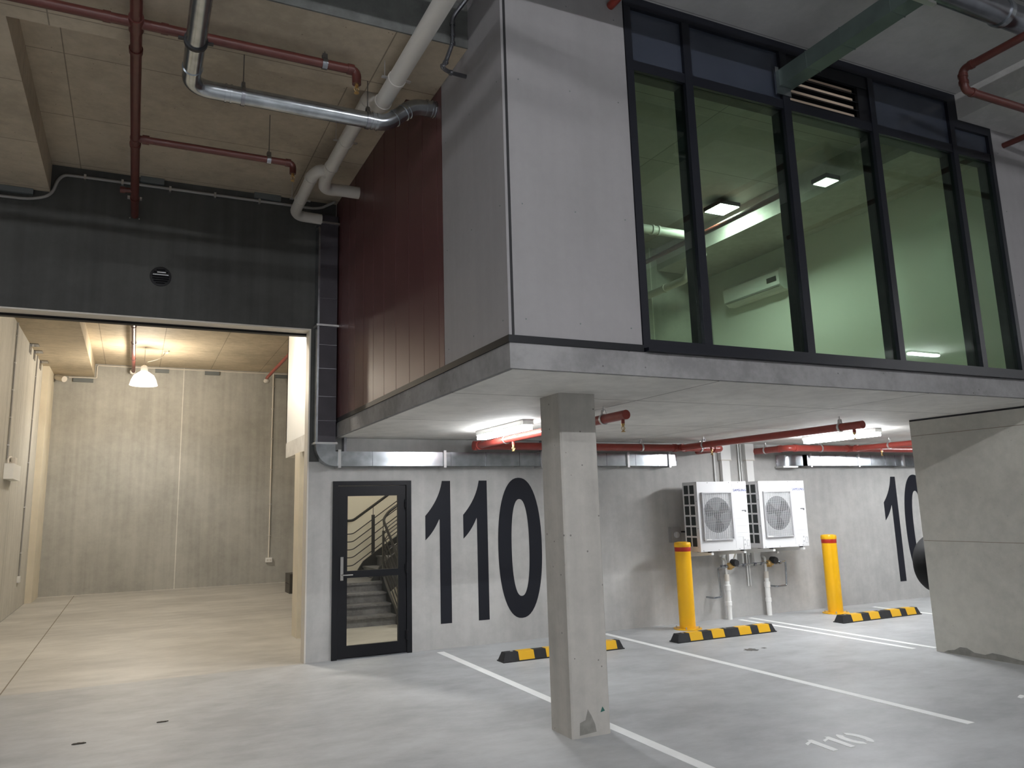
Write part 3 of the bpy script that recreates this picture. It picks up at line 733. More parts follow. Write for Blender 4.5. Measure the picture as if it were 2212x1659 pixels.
# ------------------------------------------------------------------ ducts and pipework
def hanger(par, p, r, ztop, d, mat='steel', rod=.005, w=.028):
    p = Vector(p); d = Vector(d).normalized()
    m = MB()
    side = d.cross(Vector((0, 0, 1)))
    # strap ring around the pipe
    n = 20; o = []; i_ = []
    for k in range(n):
        a = 2*PI*k/n; e = side*math.cos(a)+Vector((0, 0, 1))*math.sin(a)
        o.append(p-d*w/2+e*(r+.007)); i_.append(p-d*w/2+e*(r+.001))
    m.ring_prism(o, i_, d*w)
    for s_ in (-1, 1):
        q = p+side*(s_*r*.55)
        m.hexa([q+side*(-.003)-d*w/2+Vector((0, 0, r*.75)), q+side*.003-d*w/2+Vector((0, 0, r*.75)), q+side*.003+d*w/2+Vector((0, 0, r*.75)), q-side*.003+d*w/2+Vector((0, 0, r*.75))],
               [p+side*(s_*.012-.003)-d*w/2+Vector((0, 0, r+.045)), p+side*(s_*.012+.003)-d*w/2+Vector((0, 0, r+.045)), p+side*(s_*.012+.003)+d*w/2+Vector((0, 0, r+.045)), p+side*(s_*.012-.003)+d*w/2+Vector((0, 0, r+.045))])
    m.cyl(p+Vector((0, 0, r+.03)), Vector((p.x, p.y, ztop)), rod, 8)
    m.lathe((p.x, p.y, p.z+r+.045), [(.012, -.006), (.012, .006)], seg=6)
    return m.build('hanger', mat, par)
def head(par, p, up=.0):
    x, y, z = p
    m = MB().lathe(p, [(.016, 0), (.016, -.02), (.010, -.022), (.010, -.032)], seg=12)
    for s_ in (-1, 1): m.tube([(x+s_*.009, y, z-.028), (x+s_*.020, y, z-.045), (x+s_*.004, y, z-.072)], .003, seg=6)
    m.lathe(p, [(.003, -.03), (.004, -.07)], seg=8).lathe(p, [(.006, -.068), (.020, -.074), (.020, -.078), (.004, -.080)], seg=14)
    return m.build('sprinkler_head', 'brass', par)

# A : upper left sprinkler network
zr = 5.255
t = tnet = thing('sprinkler_pipe', 'dark red sprinkler pipes crossing the tan ceiling at upper left', 'sprinkler pipe', (-2.09, -4, zr))
MB().tube([(-2.09, -7.5, zr), (-2.09, 0, zr), (-2.09, 10.95, zr)], .042).build('main_pipe', 'redpipe_dark', t)
c = MB()
for y in (-3.62, -1.95, -.55, 5.9, 7.4): c.collar((-2.09, y, zr), (0, 1, 0), .050, .05)
c.collar((-2.09, -3.98, zr), (0, 1, 0), .052, .16); c.collar((-2.09, -2.08, zr), (0, 1, 0), .047, .03)
c.tube([(-2.09, -.78, zr), (-2.21, -.78, zr-.01)], .028).collar((-2.21, -.78, zr-.01), (1, 0, 0), .036, .05)
build_each(c, 'coupling', 'redpipe_dark', t)
c = MB(); 
for s_ in (-1, 1): c.box(-2.09+s_*.062-.012, -2.09+s_*.06+.012, -.58, -.53, zr-.012, zr+.012)
for s_ in (-1, 1): c.box(-2.09+s_*.05-.006, -2.09+s_*.05+.006, -.015, -.003, zr-.045, zr-.035)
build_each(c, 'bolt', 'steel', t)
MB().tube([(-4.6, -3.985, zr), (-.47, -3.985, zr), (-.47, -3.985, zr-.12)], .037, bend=.06).collar((-.52, -3.985, zr), (1, 0, 0), .043, .05).collar((-2.28, -3.985, zr), (1, 0, 0), .042, .05).collar((-1.90, -3.985, zr), (1, 0, 0), .042, .05).build('branch_pipe', 'redpipe_dark', t)
MB().tube([(-2.09, -2.08, zr), (-.63, -2.08, zr), (-.63, -2.08, zr-.11)], .034, bend=.055).collar((-.68, -2.08, zr), (1, 0, 0), .040, .05).collar((-2.0, -2.08, zr), (1, 0, 0), .044, .06).build('branch_pipe', 'redpipe_dark', t)
head(t, (-.47, -3.985, zr-.12)); head(t, (-.63, -2.08, zr-.11))
hanger(t, (-.73, -3.985, zr), .038, ZB, (1, 0, 0), 'galv_dull', w=.04)
hanger(t, (-.87, -2.08, zr), .035, ZC, (1, 0, 0), 'galv_dull', w=.04)
hanger(t, (-2.09, 9.2, zr), .043, RC, (0, 1, 0), 'galv_dull')
t = thing('sprinkler_pipe', 'short red sprinkler pipe beside the white loft wall inside the doorway', 'sprinkler pipe', (1.07, 9, zr))
MB().tube([(1.07, 5.1, zr), (1.07, 10.9, zr), (1.07, 10.95, zr-.08)], .040).build('main_pipe', 'redpipe', t); 
MB().lathe((1.07, 10.95, zr-.04), [(.07, 0), (.085, -.05), (.05, -.09)]).build('end_fitting', 'pvc', t)
MB().lathe((-2.10, 10.95, zr), [(.06, -.06), (.075, 0), (.05, .06)], axis='y').build('end_fitting', 'pvc', tnet)
t = thing('security_camera', 'small pale camera under the beam at the far left corner of the room', 'camera', (-3.62, 11.2, 5.08))
MB().tube([(-3.75, 11.42, 5.1), (-3.70, 11.25, 5.08)], .03).build('mount', 'conduit', t)
MB().cyl((-3.74, 11.28, 5.10), (-3.56, 11.05, 5.02), .07, 16).build('housing', 'conduit_light', t)

# B : galvanised round pipe
zg = 5.0
t = thing('galvanised_pipe', 'shiny round metal pipe with elbows hanging below the tan ceiling', 'pipe', (-1.7, -3.7, zg))
XG, YG = -1.70, -3.70
MB().tube([(XG, -7.5, zg), (XG, -3.70, zg), (-.14, -3.70, zg), (-.02, -3.70, zg+.10), (.10, -3.72, zg+.20), (SX+.002, -3.72, zg+.21)], .068, bend=.17, seg=24, arc=10).build('pipe', 'galv', t)
c = MB()
for p, d in (((XG, -4.30, zg), (0, 1, 0)), ((XG, -3.98, zg), (0, 1, 0)), ((-1.44, YG, zg), (1, 0, 0)), ((-1.40, YG, zg), (1, 0, 0)), ((-.26, YG, zg), (1, 0, 0)), ((-.22, YG, zg), (1, 0, 0)), ((-.06, -3.70, zg+.066), (1, 0, .85)), ((.02, -3.71, zg+.13), (1, 0, .85)), ((.05, -3.71, zg+.155), (1, 0, .85)), ((.22, -3.72, zg+.21), (1, 0, 0)), ((.275, -3.72, zg+.21), (1, 0, 0)), ((.30, -3.72, zg+.21), (1, 0, 0))):
    c.collar(p, d, .074, .014, 24)
build_each(c, 'joint_ring', 'galv', t)
c = MB().collar((XG, -4.33, zg), (0, 1, 0), .080, .03, 24); 
for s_ in (-1, 1): c.box(XG+s_*.095-.02, XG+s_*.095+.02, -4.345, -4.315, zg-.006, zg+.006)
c.build('pipe_clamp', 'valve', t)
hanger(t, (-1.31, YG, zg), .070, ZB, (1, 0, 0), 'galv_dull'); hanger(t, (-.30, YG, zg), .070, ZB, (1, 0, 0), 'galv_dull')

# C : white drain pipes
t = thing('drain_pipe', 'thick white drain pipe running along the top of the maroon cladding', 'drain pipe', (-.15, -4, 5.2))
z1_, z2_ = 5.215, 5.46
MB().tube([(-.155, -9.0, z1_), (-.155, -3.56, z1_), (-.16, -3.34, z2_), (-.155, -1.42, z2_), (-.11, -1.15, z2_-.02), (.10, -1.13, z2_), (SX+.001, -1.13, z2_)], .070, bend=.10, seg=22).build('main_pipe', 'pvc', t)
MB().tube([(-.14, -1.50, z2_), (-.24, -1.62, z2_), (-.30, -1.45, z2_), (-.29, -.34, z2_-.02), (-.22, -.23, z2_-.03), (.06, -.21, z2_-.03)], .066, bend=.09, seg=22).build('branch_pipe', 'pvc', t)
c = MB()
for p, d, r in (((-.155, -4.05, z1_), (0, 1, 0), .076), ((-.155, -3.66, z1_), (0, 1, 0), .077), ((-.155, -3.20, z2_), (0, 1, 0), .077), ((-.155, -1.72, z2_), (0, 1, 0), .077), ((-.155, -2.35, z2_), (0, 1, 0), .075), ((-.30, -1.35, z2_), (0, 1, 0), .073), ((-.295, -.70, z2_-.01), (0, 1, 0), .072)):
    c.collar(p, d, r, .035, 22)
build_each(c, 'collar', 'pvc', t)
c = MB()
for p in ((-.155, -4.05, z1_), (-.155, -2.35, z2_), (-.295, -.70, z2_-.01)):
    for s_ in (-1, 1): c.box(p[0]+s_*.10-.025, p[0]+s_*.10+.02, p[1]-.015, p[1]+.015, p[2]-.005, p[2]+.005)
    c.cyl((p[0]-.10, p[1], p[2]), (p[0]-.10, p[1], ZC if p[1] > -3.5 else ZB), .005, 8)
c.build('hanger', 'steel', t)
t = thing('copper_pipe', 'thin bent metal pipe entering the grey panel near the top of the picture', 'pipe', (.15, -4.5, 5.3))
MB().tube([(.26, -8, 5.70), (.255, -4.66, 5.70), (.155, -4.52, 5.56), (.155, -4.52, 5.34), (.10, -4.50, 5.17), (.06, -4.52, 5.11), (.14, -4.46, 5.12), (SX+.001, -4.42, 5.14)], .017, bend=.05).build('pipe', 'galv_dull', t)
c = MB()
for p, d in (((.155, -4.52, 5.50), (0, 0, 1)), ((.155, -4.52, 5.40), (0, 0, 1)), ((.155, -4.52, 5.335), (0, 0, 1)), ((.10, -4.50, 5.17), (1, 0, 1)), ((.07, -4.515, 5.12), (1, 0, .5)), ((.16, -4.455, 5.122), (1, 0, 0))): c.collar(p, d, .022, .02)
build_each(c, 'joint_ring', 'galv_dull', t)

# D : duct by the window
t = thing('window_duct', 'long dark green-grey duct entering above the upstairs window', 'duct', (3.06, -6, 5.37))
MB().box(2.985, 3.140, -9.5, SY-.012, 5.295, 5.445).build('duct', 'galv_green', t, bevel=.004)
c = MB()
for y in (-5.40, -5.75, -6.2, -6.9, -7.6, -8.3): c.box(2.981, 3.144, y-.004, y+.004, 5.291, 5.449)
build_each(c, 'seam', 'galv_green', t, smooth=False)
MB().box(2.945, 2.985, SY-.03, SY-.012, 5.215, 5.47).box(2.985, 3.11, SY-.03, SY-.012, 5.215, 5.29).build('sealing_tape', 'galv', t, bevel=.006)
MB().box(2.94, 3.19, -6.42, -6.38, 5.270, 5.294).cyl((2.955, -6.40, 5.28), (2.955, -6.40, ZC), .005).cyl((3.175, -6.40, 5.28), (3.175, -6.40, ZC), .005).build('hanger', 'steel', t)
t = thing('galvanised_pipe', 'thick round metal pipe at the top right corner of the picture', 'pipe', (3, -6.27, 5.58))
MB().tube([(-3.0, -6.27, 5.58), (5.39, -6.27, 5.58)], .100, seg=28).build('pipe', 'galv_dull', t)
build_each(MB().collar((4.24, -6.27, 5.58), (1, 0, 0), .112, .05, 28).collar((1.7, -6.27, 5.58), (1, 0, 0), .112, .05, 28), 'joint_ring', 'galv', t)
build_each(MB().cyl((4.24, -6.27, 5.67), (4.24, -6.27, ZC), .006).cyl((.2, -6.27, 5.67), (.2, -6.27, ZC), .006), 'hanger_rod', 'steel', t)
t = thing('sprinkler_pipe', 'dull red pipe stepping down right of the upstairs window', 'sprinkler pipe', (4.43, -5.78, 5.3))
LX, LY, LA, LB = 4.430, -5.782, 5.40, 5.205
MB().tube([(LX, -9.5, LA), (LX, LY, LA), (LX, LY, LB), (8.0, LY, LB)], .034, bend=.06, seg=18).build('pipe', 'redpipe_dark', t)
c = MB()
for p, d in (((LX, LY-.085, LA), (0, 1, 0)), ((LX, LY, LA-.06), (0, 0, 1)), ((LX, LY, LB+.07), (0, 0, 1)), ((LX+.095, LY, LB), (1, 0, 0))): c.collar(p, d, .040, .03, 18)
build_each(c, 'coupling', 'redpipe_dark', t)
single('sprinkler_pipe', MB().tube([(6.12, -8, 5.33), (6.12, SY+.01, 5.33)], .03), 'redpipe_dark', 'small red pipe entering the grey panel right of the window', 'sprinkler pipe')
single('sprinkler_pipe', MB().tube([(1.275, -5.95, ZC), (1.275, -5.95, 5.61), (1.275, SY+.01, 5.61)], .033), 'redpipe', 'red pipe entering the grey panel above the window\'s top left corner', 'sprinkler pipe')

# E : conduit, vent and packers on the dark header
t = thing('conduit', 'grey conduit running along the top of the dark header wall', 'conduit', (-2, -.03, 5.6))
MB().tube([(-5, -.025, 5.27), (-3.16, -.025, 5.285), (-2.95, -.025, 5.36), (-2.90, -.025, 5.56), (-2.84, -.025, 5.63), (-2.6, -.025, 5.635), (.0, -.025, 5.64), (.10, -.06, 5.65), (.22, -.30, 5.66)], .017, bend=.10).build('pipe', 'conduit', t)
c = MB()
for x in (-2.63, -2.24, -1.72, -1.21, -.68, -.22): c.box(x-.012, x+.012, -.045, -.002, 5.605, 5.665)
build_each(c, 'saddle', 'steel', t)
t = thing('vent_grille', 'small round black vent in the dark header wall', 'vent', (-1.775, 0, 4.535))
MB().lathe((-1.775, 0, 4.535), [(.118, -.001), (.118, -.014), (.100, -.022)], axis='y', seg=36).build('rim', 'panel_dark', t)
c = MB()
for k in range(-3, 4):
    hw = math.sqrt(max(0, .094**2-(k*.027)**2)); c.hexa([(-1.775-hw, -.026, 4.535+k*.027-.004), (-1.775+hw, -.026, 4.535+k*.027-.004), (-1.775+hw, -.021, 4.535+k*.027-.002), (-1.775-hw, -.021, 4.535+k*.027-.002)],
        [(-1.775-hw, -.034, 4.535+k*.027-.010), (-1.775+hw, -.034, 4.535+k*.027-.010), (-1.775+hw, -.022, 4.535+k*.027+.006), (-1.775-hw, -.022, 4.535+k*.027+.006)])
c.build('louvre', 'black', t)
MB().box(-1.86, -1.69, -.036, -.030, 4.548, 4.556).build('slat_glint', 'steel', t)  # bright strips laid over two slats as their reflection
MB().box(-1.815, -1.72, -.036, -.030, 4.576, 4.586).build('slat_glint', 'steel', t)
for x0, x1, z0, z1, lab in ((-2.05, -1.79, 5.672, 5.742, 'dark packer plate on the header wall right of the red pipe'), (-.745, -.42, 5.672, 5.742, 'dark packer plate on the header wall near the white drain pipe'), (-3.6, -3.13, 5.345, 5.405, 'dark packer plate on the header wall at the far left edge')):
    single('packer_plate', MB().box(x0, x1, -.05, -.001, z0, z1), 'plate', lab, 'packer', 'dark packer plates at the ceiling', bevel=.003)

# F : rectangular ducts along the wall
def flange(m, x, z0, z1, y0):
    m.box(x-.018, x+.018, y0-.022, -.004, z0-.022, z1+.022)
t = thing('metal_duct', 'galvanised duct rising beside the door corner and running along under the slab', 'duct', (.15, -.1, 2.4))
dz0, dz1, dy = 2.297, 2.475, -.195
MB().box(.045, .283, dy, -.01, 2.57, 5.36).box(.06, .283, dy, -.01, 5.36, 5.50).build('riser', 'riser', t, bevel=.004)
MB().box(.038, .062, dy-.004, -.008, 2.58, 5.34).build('edge_highlight', 'galv', t)  # bright strip along the riser edge standing in for its highlight
el = [(.045, 2.57), (.283, 2.57), (.283, 2.475), (.36, 2.475), (.36, 2.297), (.285, 2.297)] + [(.285+.24*math.cos(a), 2.537+.24*math.sin(a)) for a in [-PI/2-k*PI/16 for k in range(1, 8)]] + [(.045, 2.537)]
MB().prism([(x, dy, z) for x, z in el], (0, .185, 0)).build('elbow', 'galv', t, bevel=.003)
MB().box(.36, 5.40, dy, -.01, dz0, dz1).build('run', 'galv', t, bevel=.004)
c = MB().lathe((5.40, (dy-.01)/2, (dz0+dz1)/2), [(.0925, -.0885), (.0925, .0885)], axis='z', seg=24)
c.build('end_bend', 'galv', t)
c = MB()
for x in (.33, 1.71, 3.14, 4.56, 5.30): flange(c, x, dz0, dz1, dy)
for z in (2.575, 4.05, 5.40): c.box(.025, .303, dy-.02, -.004, z-.012, z+.012)
build_each(c, 'flange', 'steel', t)
c = MB()
for x in (.75, 1.05, 1.38, 1.80, 2.3, 2.8, 3.7, 4.2, 4.7, 5.1): c.box(x-.004, x+.004, dy-.003, -.01, dz0-.003, dz1+.003)
for z in (2.85, 3.15, 3.5, 3.8, 4.4, 4.8): c.box(.064, .286, dy-.003, -.01, z-.003, z+.003)
build_each(c, 'seam', 'galv_dull', t, smooth=False)
for x in (.40, 3.2): MB().box(x, x+.03, -.15, -.02, dz1, ZS-.004).build('strap', 'galv_dull', t, smooth=False)
t = thing('metal_duct', 'galvanised duct with rounded end along the wall right of the air units', 'duct', (9, -.1, 2.4))
MB().box(8.0, 13.4, dy, -.01, dz0, dz1).build('run', 'galv', t, bevel=.004)
pr = [(8.1, dy), (7.86, dy)]+[(7.86+.28*math.cos(a), dy+.28+.28*math.sin(a)*1.0) for a in [-PI/2-k*PI/16 for k in range(1, 5)]]+[(7.60, -.01), (8.1, -.01)]
MB().prism([(x, y, dz0) for x, y in pr], (0, 0, dz1-dz0)).build('elbow', 'galv', t)
c = MB()
for x in (8.17, 9.28, 10.40): flange(c, x, dz0, dz1, dy)
c.box(7.56, 7.88, -.20, -.02, dz0-.03, dz0-.005)
build_each(c, 'flange', 'steel', t)
c = MB()
for x in (8.4, 8.75, 9.0, 9.6, 9.95, 10.2): c.box(x-.004, x+.004, dy-.003, -.01, dz0-.003, dz1+.003)
build_each(c, 'seam', 'galv_dull', t, smooth=False)

# G : sprinkler pipes under the slab
zp = 2.532; rp = .050
t = thing('sprinkler_pipe', 'bright red sprinkler pipes hanging under the slab behind the column', 'sprinkler pipe', (3, -.55, zp))
MB().tube([(1.97, -.56, zp), (6.00, -.56, zp), (6.00, -.003, zp-.0)], rp, bend=.09, seg=20).build('main_pipe', 'redpipe', t)
MB().tube([(2.02, -.56, zp), (2.02, -3.90, zp)], .043, seg=20).build('branch_pipe', 'redpipe', t)
MB().tube([(5.22, -.56, zp), (5.22, -3.72, zp)], .043, seg=20).build('branch_pipe', 'redpipe', t)
c = MB()
for p, d, r in (((1.99, -.56, zp), (1, 0, 0), .060), ((2.02, -.62, zp), (0, 1, 0), .056), ((5.22, -.62, zp), (0, 1, 0), .056), ((5.13, -.56, zp), (1, 0, 0), .058), ((5.31, -.56, zp), (1, 0, 0), .058), ((5.86, -.56, zp), (1, 0, 0), .060), ((6.0, -.46, zp), (0, 1, 0), .058)): c.collar(p, d, r, .05)
build_each(c, 'coupling', 'redpipe', t)
for y in (-1.42, -3.53): hanger(t, (2.02, y, zp), .044, ZS-.004, (0, 1, 0))
for y in (-1.10, -3.42): hanger(t, (5.22, y, zp), .044, ZS-.004, (0, 1, 0))
for x in (2.5, 4.55): hanger(t, (x, -.56, zp), rp+.001, ZS-.004, (1, 0, 0))
hanger(t, (5.6, -.56, zp), rp+.001, ZS-.004, (1, 0, 0))
for x, y in ((2.02, -1.60), (2.02, -3.84), (5.22, -1.25), (5.22, -3.60)):
    MB().cyl((x, y, zp-.04), (x, y, zp-.075), .017, 12).build('drop_nipple', 'redpipe', t)
    head(t, (x, y, zp-.072))
t = thing('sprinkler_pipe', 'red sprinkler pipes under the slab right of the trunking, near the right tube light', 'sprinkler pipe', (9, -.75, zp))
MB().tube([(7.12, -.003, zp), (7.12, -.76, zp), (13.0, -.76, zp)], rp, bend=.10, seg=20).build('main_pipe', 'redpipe', t)
MB().tube([(8.50, -.76, zp), (8.50, -4.6, zp)], .043, seg=20).build('branch_pipe', 'redpipe', t)
c = MB()
for p, d, r in (((7.12, -.60, zp), (0, 1, 0), .057), ((7.27, -.76, zp), (1, 0, 0), .058), ((8.40, -.76, zp), (1, 0, 0), .058), ((8.50, -.85, zp), (0, 1, 0), .056)): c.collar(p, d, r, .05)
build_each(c, 'coupling', 'redpipe', t)
hanger(t, (7.12, -.30, zp), rp+.001, ZS-.004, (0, 1, 0)); hanger(t, (7.8, -.76, zp), rp+.001, ZS-.004, (1, 0, 0)); hanger(t, (8.50, -1.45, zp), .044, ZS-.004, (0, 1, 0))
MB().cyl((8.50, -1.30, zp-.04), (8.50, -1.30, zp-.075), .017, 12).build('drop_nipple', 'redpipe', t); head(t, (8.50, -1.30, zp-.072))

# ------------------------------------------------------------------ lights
def lit_strip(x, y0, y1, ztop, label, mat='tube', group='tube lights under the slab', axis='y'):
    xm, ym = x, (y0+y1)/2
    t = thing('ceiling_tube_light', label, 'light fitting', (xm, ym, ztop), group)
    def bx(w, l0, l1, z0, z1): return MB().box(xm-w, xm+w, l0, l1, z0, z1) if axis == 'y' else MB().box(l0, l1, ym-w, ym+w, z0, z1)
    a, b = (y0, y1) if axis == 'y' else (xm-(y1-y0)/2, xm+(y1-y0)/2)
    bx(.062, a, b, ztop-.055, ztop-.001).build('housing', 'pvc_clean', t, bevel=.012)
    bx(.056, a+.02, b-.02, ztop-.105, ztop-.055).build('diffuser', mat, t, bevel=.02)
    return t
lit_strip(1.80, -2.42, -1.17, ZS-.004, 'tube light under the slab left of the column')
lit_strip(6.92, -2.55, -1.30, ZS-.004, 'tube light under the slab between air units and blade wall', 'tube_bright')
lit_strip(10.6, -2.5, -1.25, ZS-.004, 'unseen tube light added beyond the blade wall to light the far number', 'tube_bright')  # added out of sight to brighten the wall at the far number
for x, y in ((-6.4, -11.6), (-2.2, -13.2), (2.6, -13.2), (17.9, -14.6)):
    lit_strip(x, y-.6, y+.6, ZC, 'long tube light on the garage ceiling behind the viewpoint', 'ext', 'garage ceiling tube lights', axis='x')
def highbay(x, y, zb, zc, label):
    t = thing('highbay_light', label, 'high bay light', (x, y, zb))
    MB().lathe((x, y, zb), [(.29, 0), (.28, .03), (.255, .12), (.205, .22), (.08, .31), (.078, .305), (.20, .215), (.25, .115), (.274, .03), (.284, .0)], seg=40, caps=False).build('shade', 'shade', t)
    MB().lathe((x, y, zb), [(.075, .285), (.075, .30), (.07, .42), (.03, .45)], seg=24).build('housing', 'white', t)
    MB().lathe((x, y, zb+.16), [(.001, -.10), (.06, -.08), (.085, -.02), (.085, .03), (.05, .10), (.03, .13)], seg=20).build('bulb', 'bulb', t)
    MB().cyl((x, y, zb+.44), (x, y, zc), .008, 8).build('stem', 'steel', t)
    return t
highbay(-1.86, 9.0, 4.63, RC, 'glowing high bay lamp hanging in the room behind the doorway')
highbay(-.62, 1.45, 4.78, RC, 'high bay lamp hanging just inside the doorway above the header')

# ------------------------------------------------------------------ things in the room behind
t = thing('conduit', 'thin pale conduit along the top of the room back wall', 'conduit', (0, 11.4, 5.45))
MB().tube([(-3.5, 11.405, 5.13), (-2.90, 11.405, 5.13), (-2.90, 11.405, 5.45), (6, 11.405, 5.45)], .014, bend=.04).build('pipe', 'conduit_light', t)
t = thing('conduit', 'pale vertical conduit down to a socket on the room back wall', 'conduit', (1.31, 11.4, 3))
MB().tube([(1.31, 11.405, 5.45), (1.305, 11.405, .63)], .018).build('pipe', 'conduit_light', t)
c = MB()
for z in (1.2, 2, 2.9, 3.7, 4.5, 5.1): c.box(1.275, 1.34, 11.38, 11.419, z-.012, z+.012)
build_each(c, 'saddle', 'steel', t)
t = thing('power_socket', 'white double socket low on the room back wall', 'socket', (1.305, 11.4, .58))
MB().box(1.225, 1.385, 11.36, 11.419, .53, .645).build('plate', 'pvc_clean', t, bevel=.008)
MB().box(1.25, 1.29, 11.352, 11.362, .57, .605).box(1.32, 1.36, 11.352, 11.362, .57, .605).build('outlets', 'conduit_light', t)
for x0, x1, lab in ((-1.60, -1.28, 'dark packer plate high on the back wall just right of the lamp'), (-.42, -.07, 'dark packer plate high on the back wall midway along'), (1.36, 1.7, 'dark packer plate high on the back wall beside the white loft wall'), (-3.4, -2.97, 'dark packer plate under the beam at the left of the back wall')):
    z = 5.11 if x0 < -2.9 else 5.43
    single('packer_plate', MB().box(x0, x1, 11.37, 11.419, z-.09, z), 'plate', lab, 'packer', 'dark packer plates at the ceiling')
for y, lab in ((7.75, 'grey angle bracket on the left wall nearest the doorway'), (8.45, 'grey angle bracket on the left wall, middle one'), (9.6, 'grey angle bracket on the left wall nearest the back')):
    single('angle_bracket', MB().box(-3.929, -3.915, y-.13, y+.13, 4.98, 5.16).box(-3.929, -3.78, y-.13, y+.13, 5.145, 5.159), 'galv_dull', lab, 'bracket', 'brackets on the left wall', smooth=False)
for y0_, z0_, zt, yt, lab in ((5.85, 2.78, 5.15, 5.78, 'conduit dropping to the white box on the left wall'), (8.72, .66, 5.15, 8.9, 'conduit down the left wall to a low socket')):
    t = thing('conduit', lab, 'conduit', (-3.91, y0_, 3))
    MB().tube([(-3.912, yt, zt), (-3.912, y0_, z0_)], .014).build('pipe', 'conduit', t)
    c = MB()
    for k in range(5):
        q = (k+.5)/5; c.box(-3.929, -3.895, yt+(y0_-yt)*q-.03, yt+(y0_-yt)*q+.03, zt+(z0_-zt)*q-.01, zt+(z0_-zt)*q+.01)
    build_each(c, 'saddle', 'steel', t)
t = thing('wall_box', 'white isolator box on the left wall of the room', 'switch box', (-3.9, 6.1, 2.58))
MB().box(-3.929, -3.79, 5.72, 6.62, 2.44, 2.70).build('housing', 'pvc_clean', t, bevel=.015)
MB().tube([(-3.9, 5.85, 2.70), (-3.9, 5.85, 2.80), (-3.9, 6.2, 2.84), (-3.9, 6.4, 2.72)], .02).box(-3.929, -3.85, 6.3, 6.6, 2.72, 2.84).build('cable_gland', 'conduit_light', t)
single('low_socket', MB().box(-3.929, -3.89, 8.60, 8.82, .54, .66), 'pvc_clean', 'small white socket low on the left wall', 'socket')
t = thing('cabinet', 'low dark cabinet far back beside the cream post', 'cabinet', (1.7, 8.6, 0))
MB().box(1.30, 2.1, 8.35, 8.9, 0, .42).build('body', 'darkbox', t, bevel=.005); MB().box(1.296, 1.3, 8.4, 8.85, .20, .215).build('drawer_gap', 'panel_dark', t)
t = thing('lamp_flex', 'thin flex from a ceiling socket to the hanging lamp', 'cable', (-1.45, 9.2, RC))
MB().tube([(-1.43, 9.28, RC-.01), (-1.5, 9.2, 5.33), (-1.62, 9.1, 5.24), (-1.80, 9.0, 5.16)], .010, bend=.1).build('cable', 'pvc', t)
MB().box(-1.48, -1.38, 9.23, 9.33, RC-.05, RC-.001).build('socket', 'pvc', t)

# small floor debris and stain
def blob(name, cx, cy, rx, ry, mat, label, cat, z=.003, n=22, seed=1):
    rnd = random.Random(seed); pts = []
    for k in range(n):
        a = 2*PI*k/n; q = .7+.5*rnd.random(); pts.append((cx+rx*q*math.cos(a), cy+ry*q*math.sin(a), .0005))
    single(name, MB().prism(pts, (0, 0, z)), mat, label, cat, smooth=False)
blob('oil_stain', 4.84, -2.13, .085, .085, 'stain', 'dark wet stain on the bay floor behind the long white line', 'stain', .0008, seed=3)
blob('oil_stain', 5.04, -2.13, .03, .03, 'stain', 'small dark spot just right of the bigger floor stain', 'stain', .0008, seed=5)
blob('dry_leaf', -1.608, -1.964, .045, .015, 'leaf', 'small dark leaf on the floor in front of the doorway', 'leaf', .006, seed=8)
blob('dry_leaf', -2.221, -2.326, .05, .02, 'leaf', 'dark leaf on the floor at lower left of the picture', 'leaf', .006, seed=9)

# ------------------------------------------------------------------ parked car, mostly hidden behind the blade wall
car = thing('car', 'black off-road car behind the blade wall, only its spare wheel showing', 'car', (7.8, -5, 0))
prof = [(-3.10, .50), (-3.06, .60), (-3.06, 1.05), (-3.22, 1.68), (-3.35, 1.76), (-5.15, 1.76), (-5.75, 1.12), (-7.05, 1.02), (-7.2, .85), (-7.2, .45)]
MB().prism([(6.98, y, z) for y, z in prof], (1.72, 0, 0)).build('body', 'carpaint', car, bevel=.06)
MB().prism([(6.972, y, z) for y, z in ((-3.32, 1.14), (-3.42, 1.62), (-5.08, 1.62), (-5.55, 1.14))], (.02, 0, 0)).build('side_window', 'carglass', car, bevel=.004)
MB().prism([(8.69, y, z) for y, z in ((-3.32, 1.14), (-3.42, 1.62), (-5.08, 1.62), (-5.55, 1.14))], (.02, 0, 0)).build('side_window', 'carglass', car, bevel=.004)
MB().hexa([(7.15, -3.05, 1.12), (8.53, -3.05, 1.12), (8.53, -3.07, 1.12), (7.15, -3.07, 1.12)], [(7.22, -3.205, 1.60), (8.46, -3.205, 1.60), (8.46, -3.225, 1.60), (7.22, -3.225, 1.60)]).build('rear_window', 'carglass', car)
for x in (7.02, 8.54): MB().box(x, x+.12, -3.10, -3.045, .78, 1.0).build('tail_lamp', 'amber', car)
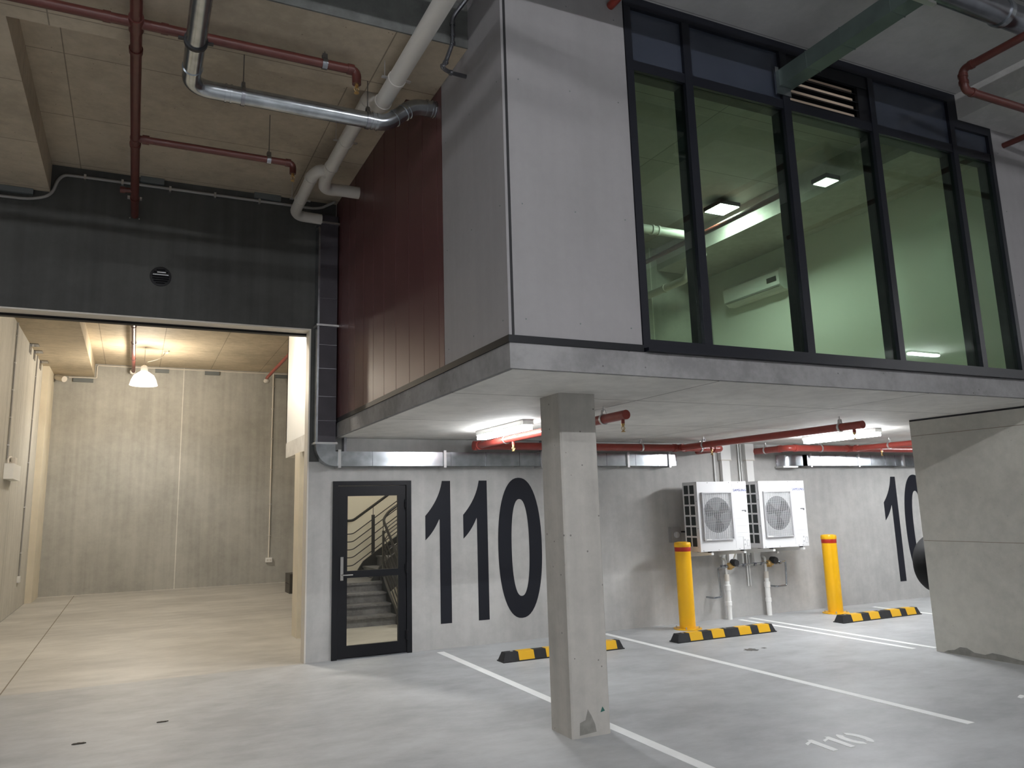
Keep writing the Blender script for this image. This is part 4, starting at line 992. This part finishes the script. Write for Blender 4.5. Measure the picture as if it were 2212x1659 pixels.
def wheel(c, ax, r=.345, w=.11, name='wheel'):
    m = MB().lathe(c, [(r*.62, -w), (r*.92, -w), (r*.985, -w*.72), (r, -w*.3), (r, w*.3), (r*.985, w*.72), (r*.92, w), (r*.62, w)], axis=ax, seg=48)
    o = m.build(name, 'tyre', car)
    h = MB().lathe(c, [(r*.6, -w*1.02), (r*.3, -w*1.08), (.01, -w*1.08)], axis=ax, seg=32).lathe(c, [(r*.6, w*1.02), (r*.3, w*1.08), (.01, w*1.08)], axis=ax, seg=32).build('hub', 'galv_dull' if name == 'wheel' else 'tyre', o)
for y in (-3.95, -6.4):
    for x in (7.09, 8.59): wheel((x, y, .345), 'x')
wheel((7.45, -2.79, .90), 'y', .36, .12, 'spare_wheel')

# ------------------------------------------------------------------ world, camera
w = bpy.data.worlds.new('World'); S.world = w; w.use_nodes = True
w.node_tree.nodes['Background'].inputs[0].default_value = (.6, .65, .75, 1); w.node_tree.nodes['Background'].inputs[1].default_value = .02

FPX, YAW, PITCH, ROLL = 1666.887, .440591778, .177950294, .0263303341
CX, CY = -29.806, -30.921
f = Vector((math.sin(YAW)*math.cos(PITCH), math.cos(YAW)*math.cos(PITCH), math.sin(PITCH)))
r = Vector((math.cos(YAW), -math.sin(YAW), 0)); d = f.cross(r)
c_, s_ = math.cos(ROLL), math.sin(ROLL)
right = r*c_+d*s_; down = -r*s_+d*c_
cam = bpy.data.cameras.new('camera'); co = bpy.data.objects.new('camera', cam); COL.objects.link(co)
mt = Matrix((( right.x, -down.x, -f.x, 0), (right.y, -down.y, -f.y, 0), (right.z, -down.z, -f.z, 0), (0, 0, 0, 1)))
mt.translation = Vector((-1.93072937, -9.62200429, 1.73520288))
co.matrix_world = mt
cam.sensor_fit = 'HORIZONTAL'; cam.sensor_width = 36.; cam.lens = 36.*FPX/2212
cam.shift_x = -CX/2212; cam.shift_y = CY/2212
cam.clip_start = .05; cam.clip_end = 200
S.camera = co
S.view_settings.view_transform = 'Standard'; S.view_settings.look = 'None'; S.view_settings.gamma = 1.; S.view_settings.exposure = 1.22
S.view_settings.use_curve_mapping = False
S.cycles.use_denoising = True
S.cycles.max_bounces = 10; S.cycles.diffuse_bounces = 5; S.cycles.transparent_max_bounces = 16
for o in list(bpy.data.objects):
    if '_o' in o: del o['_o']
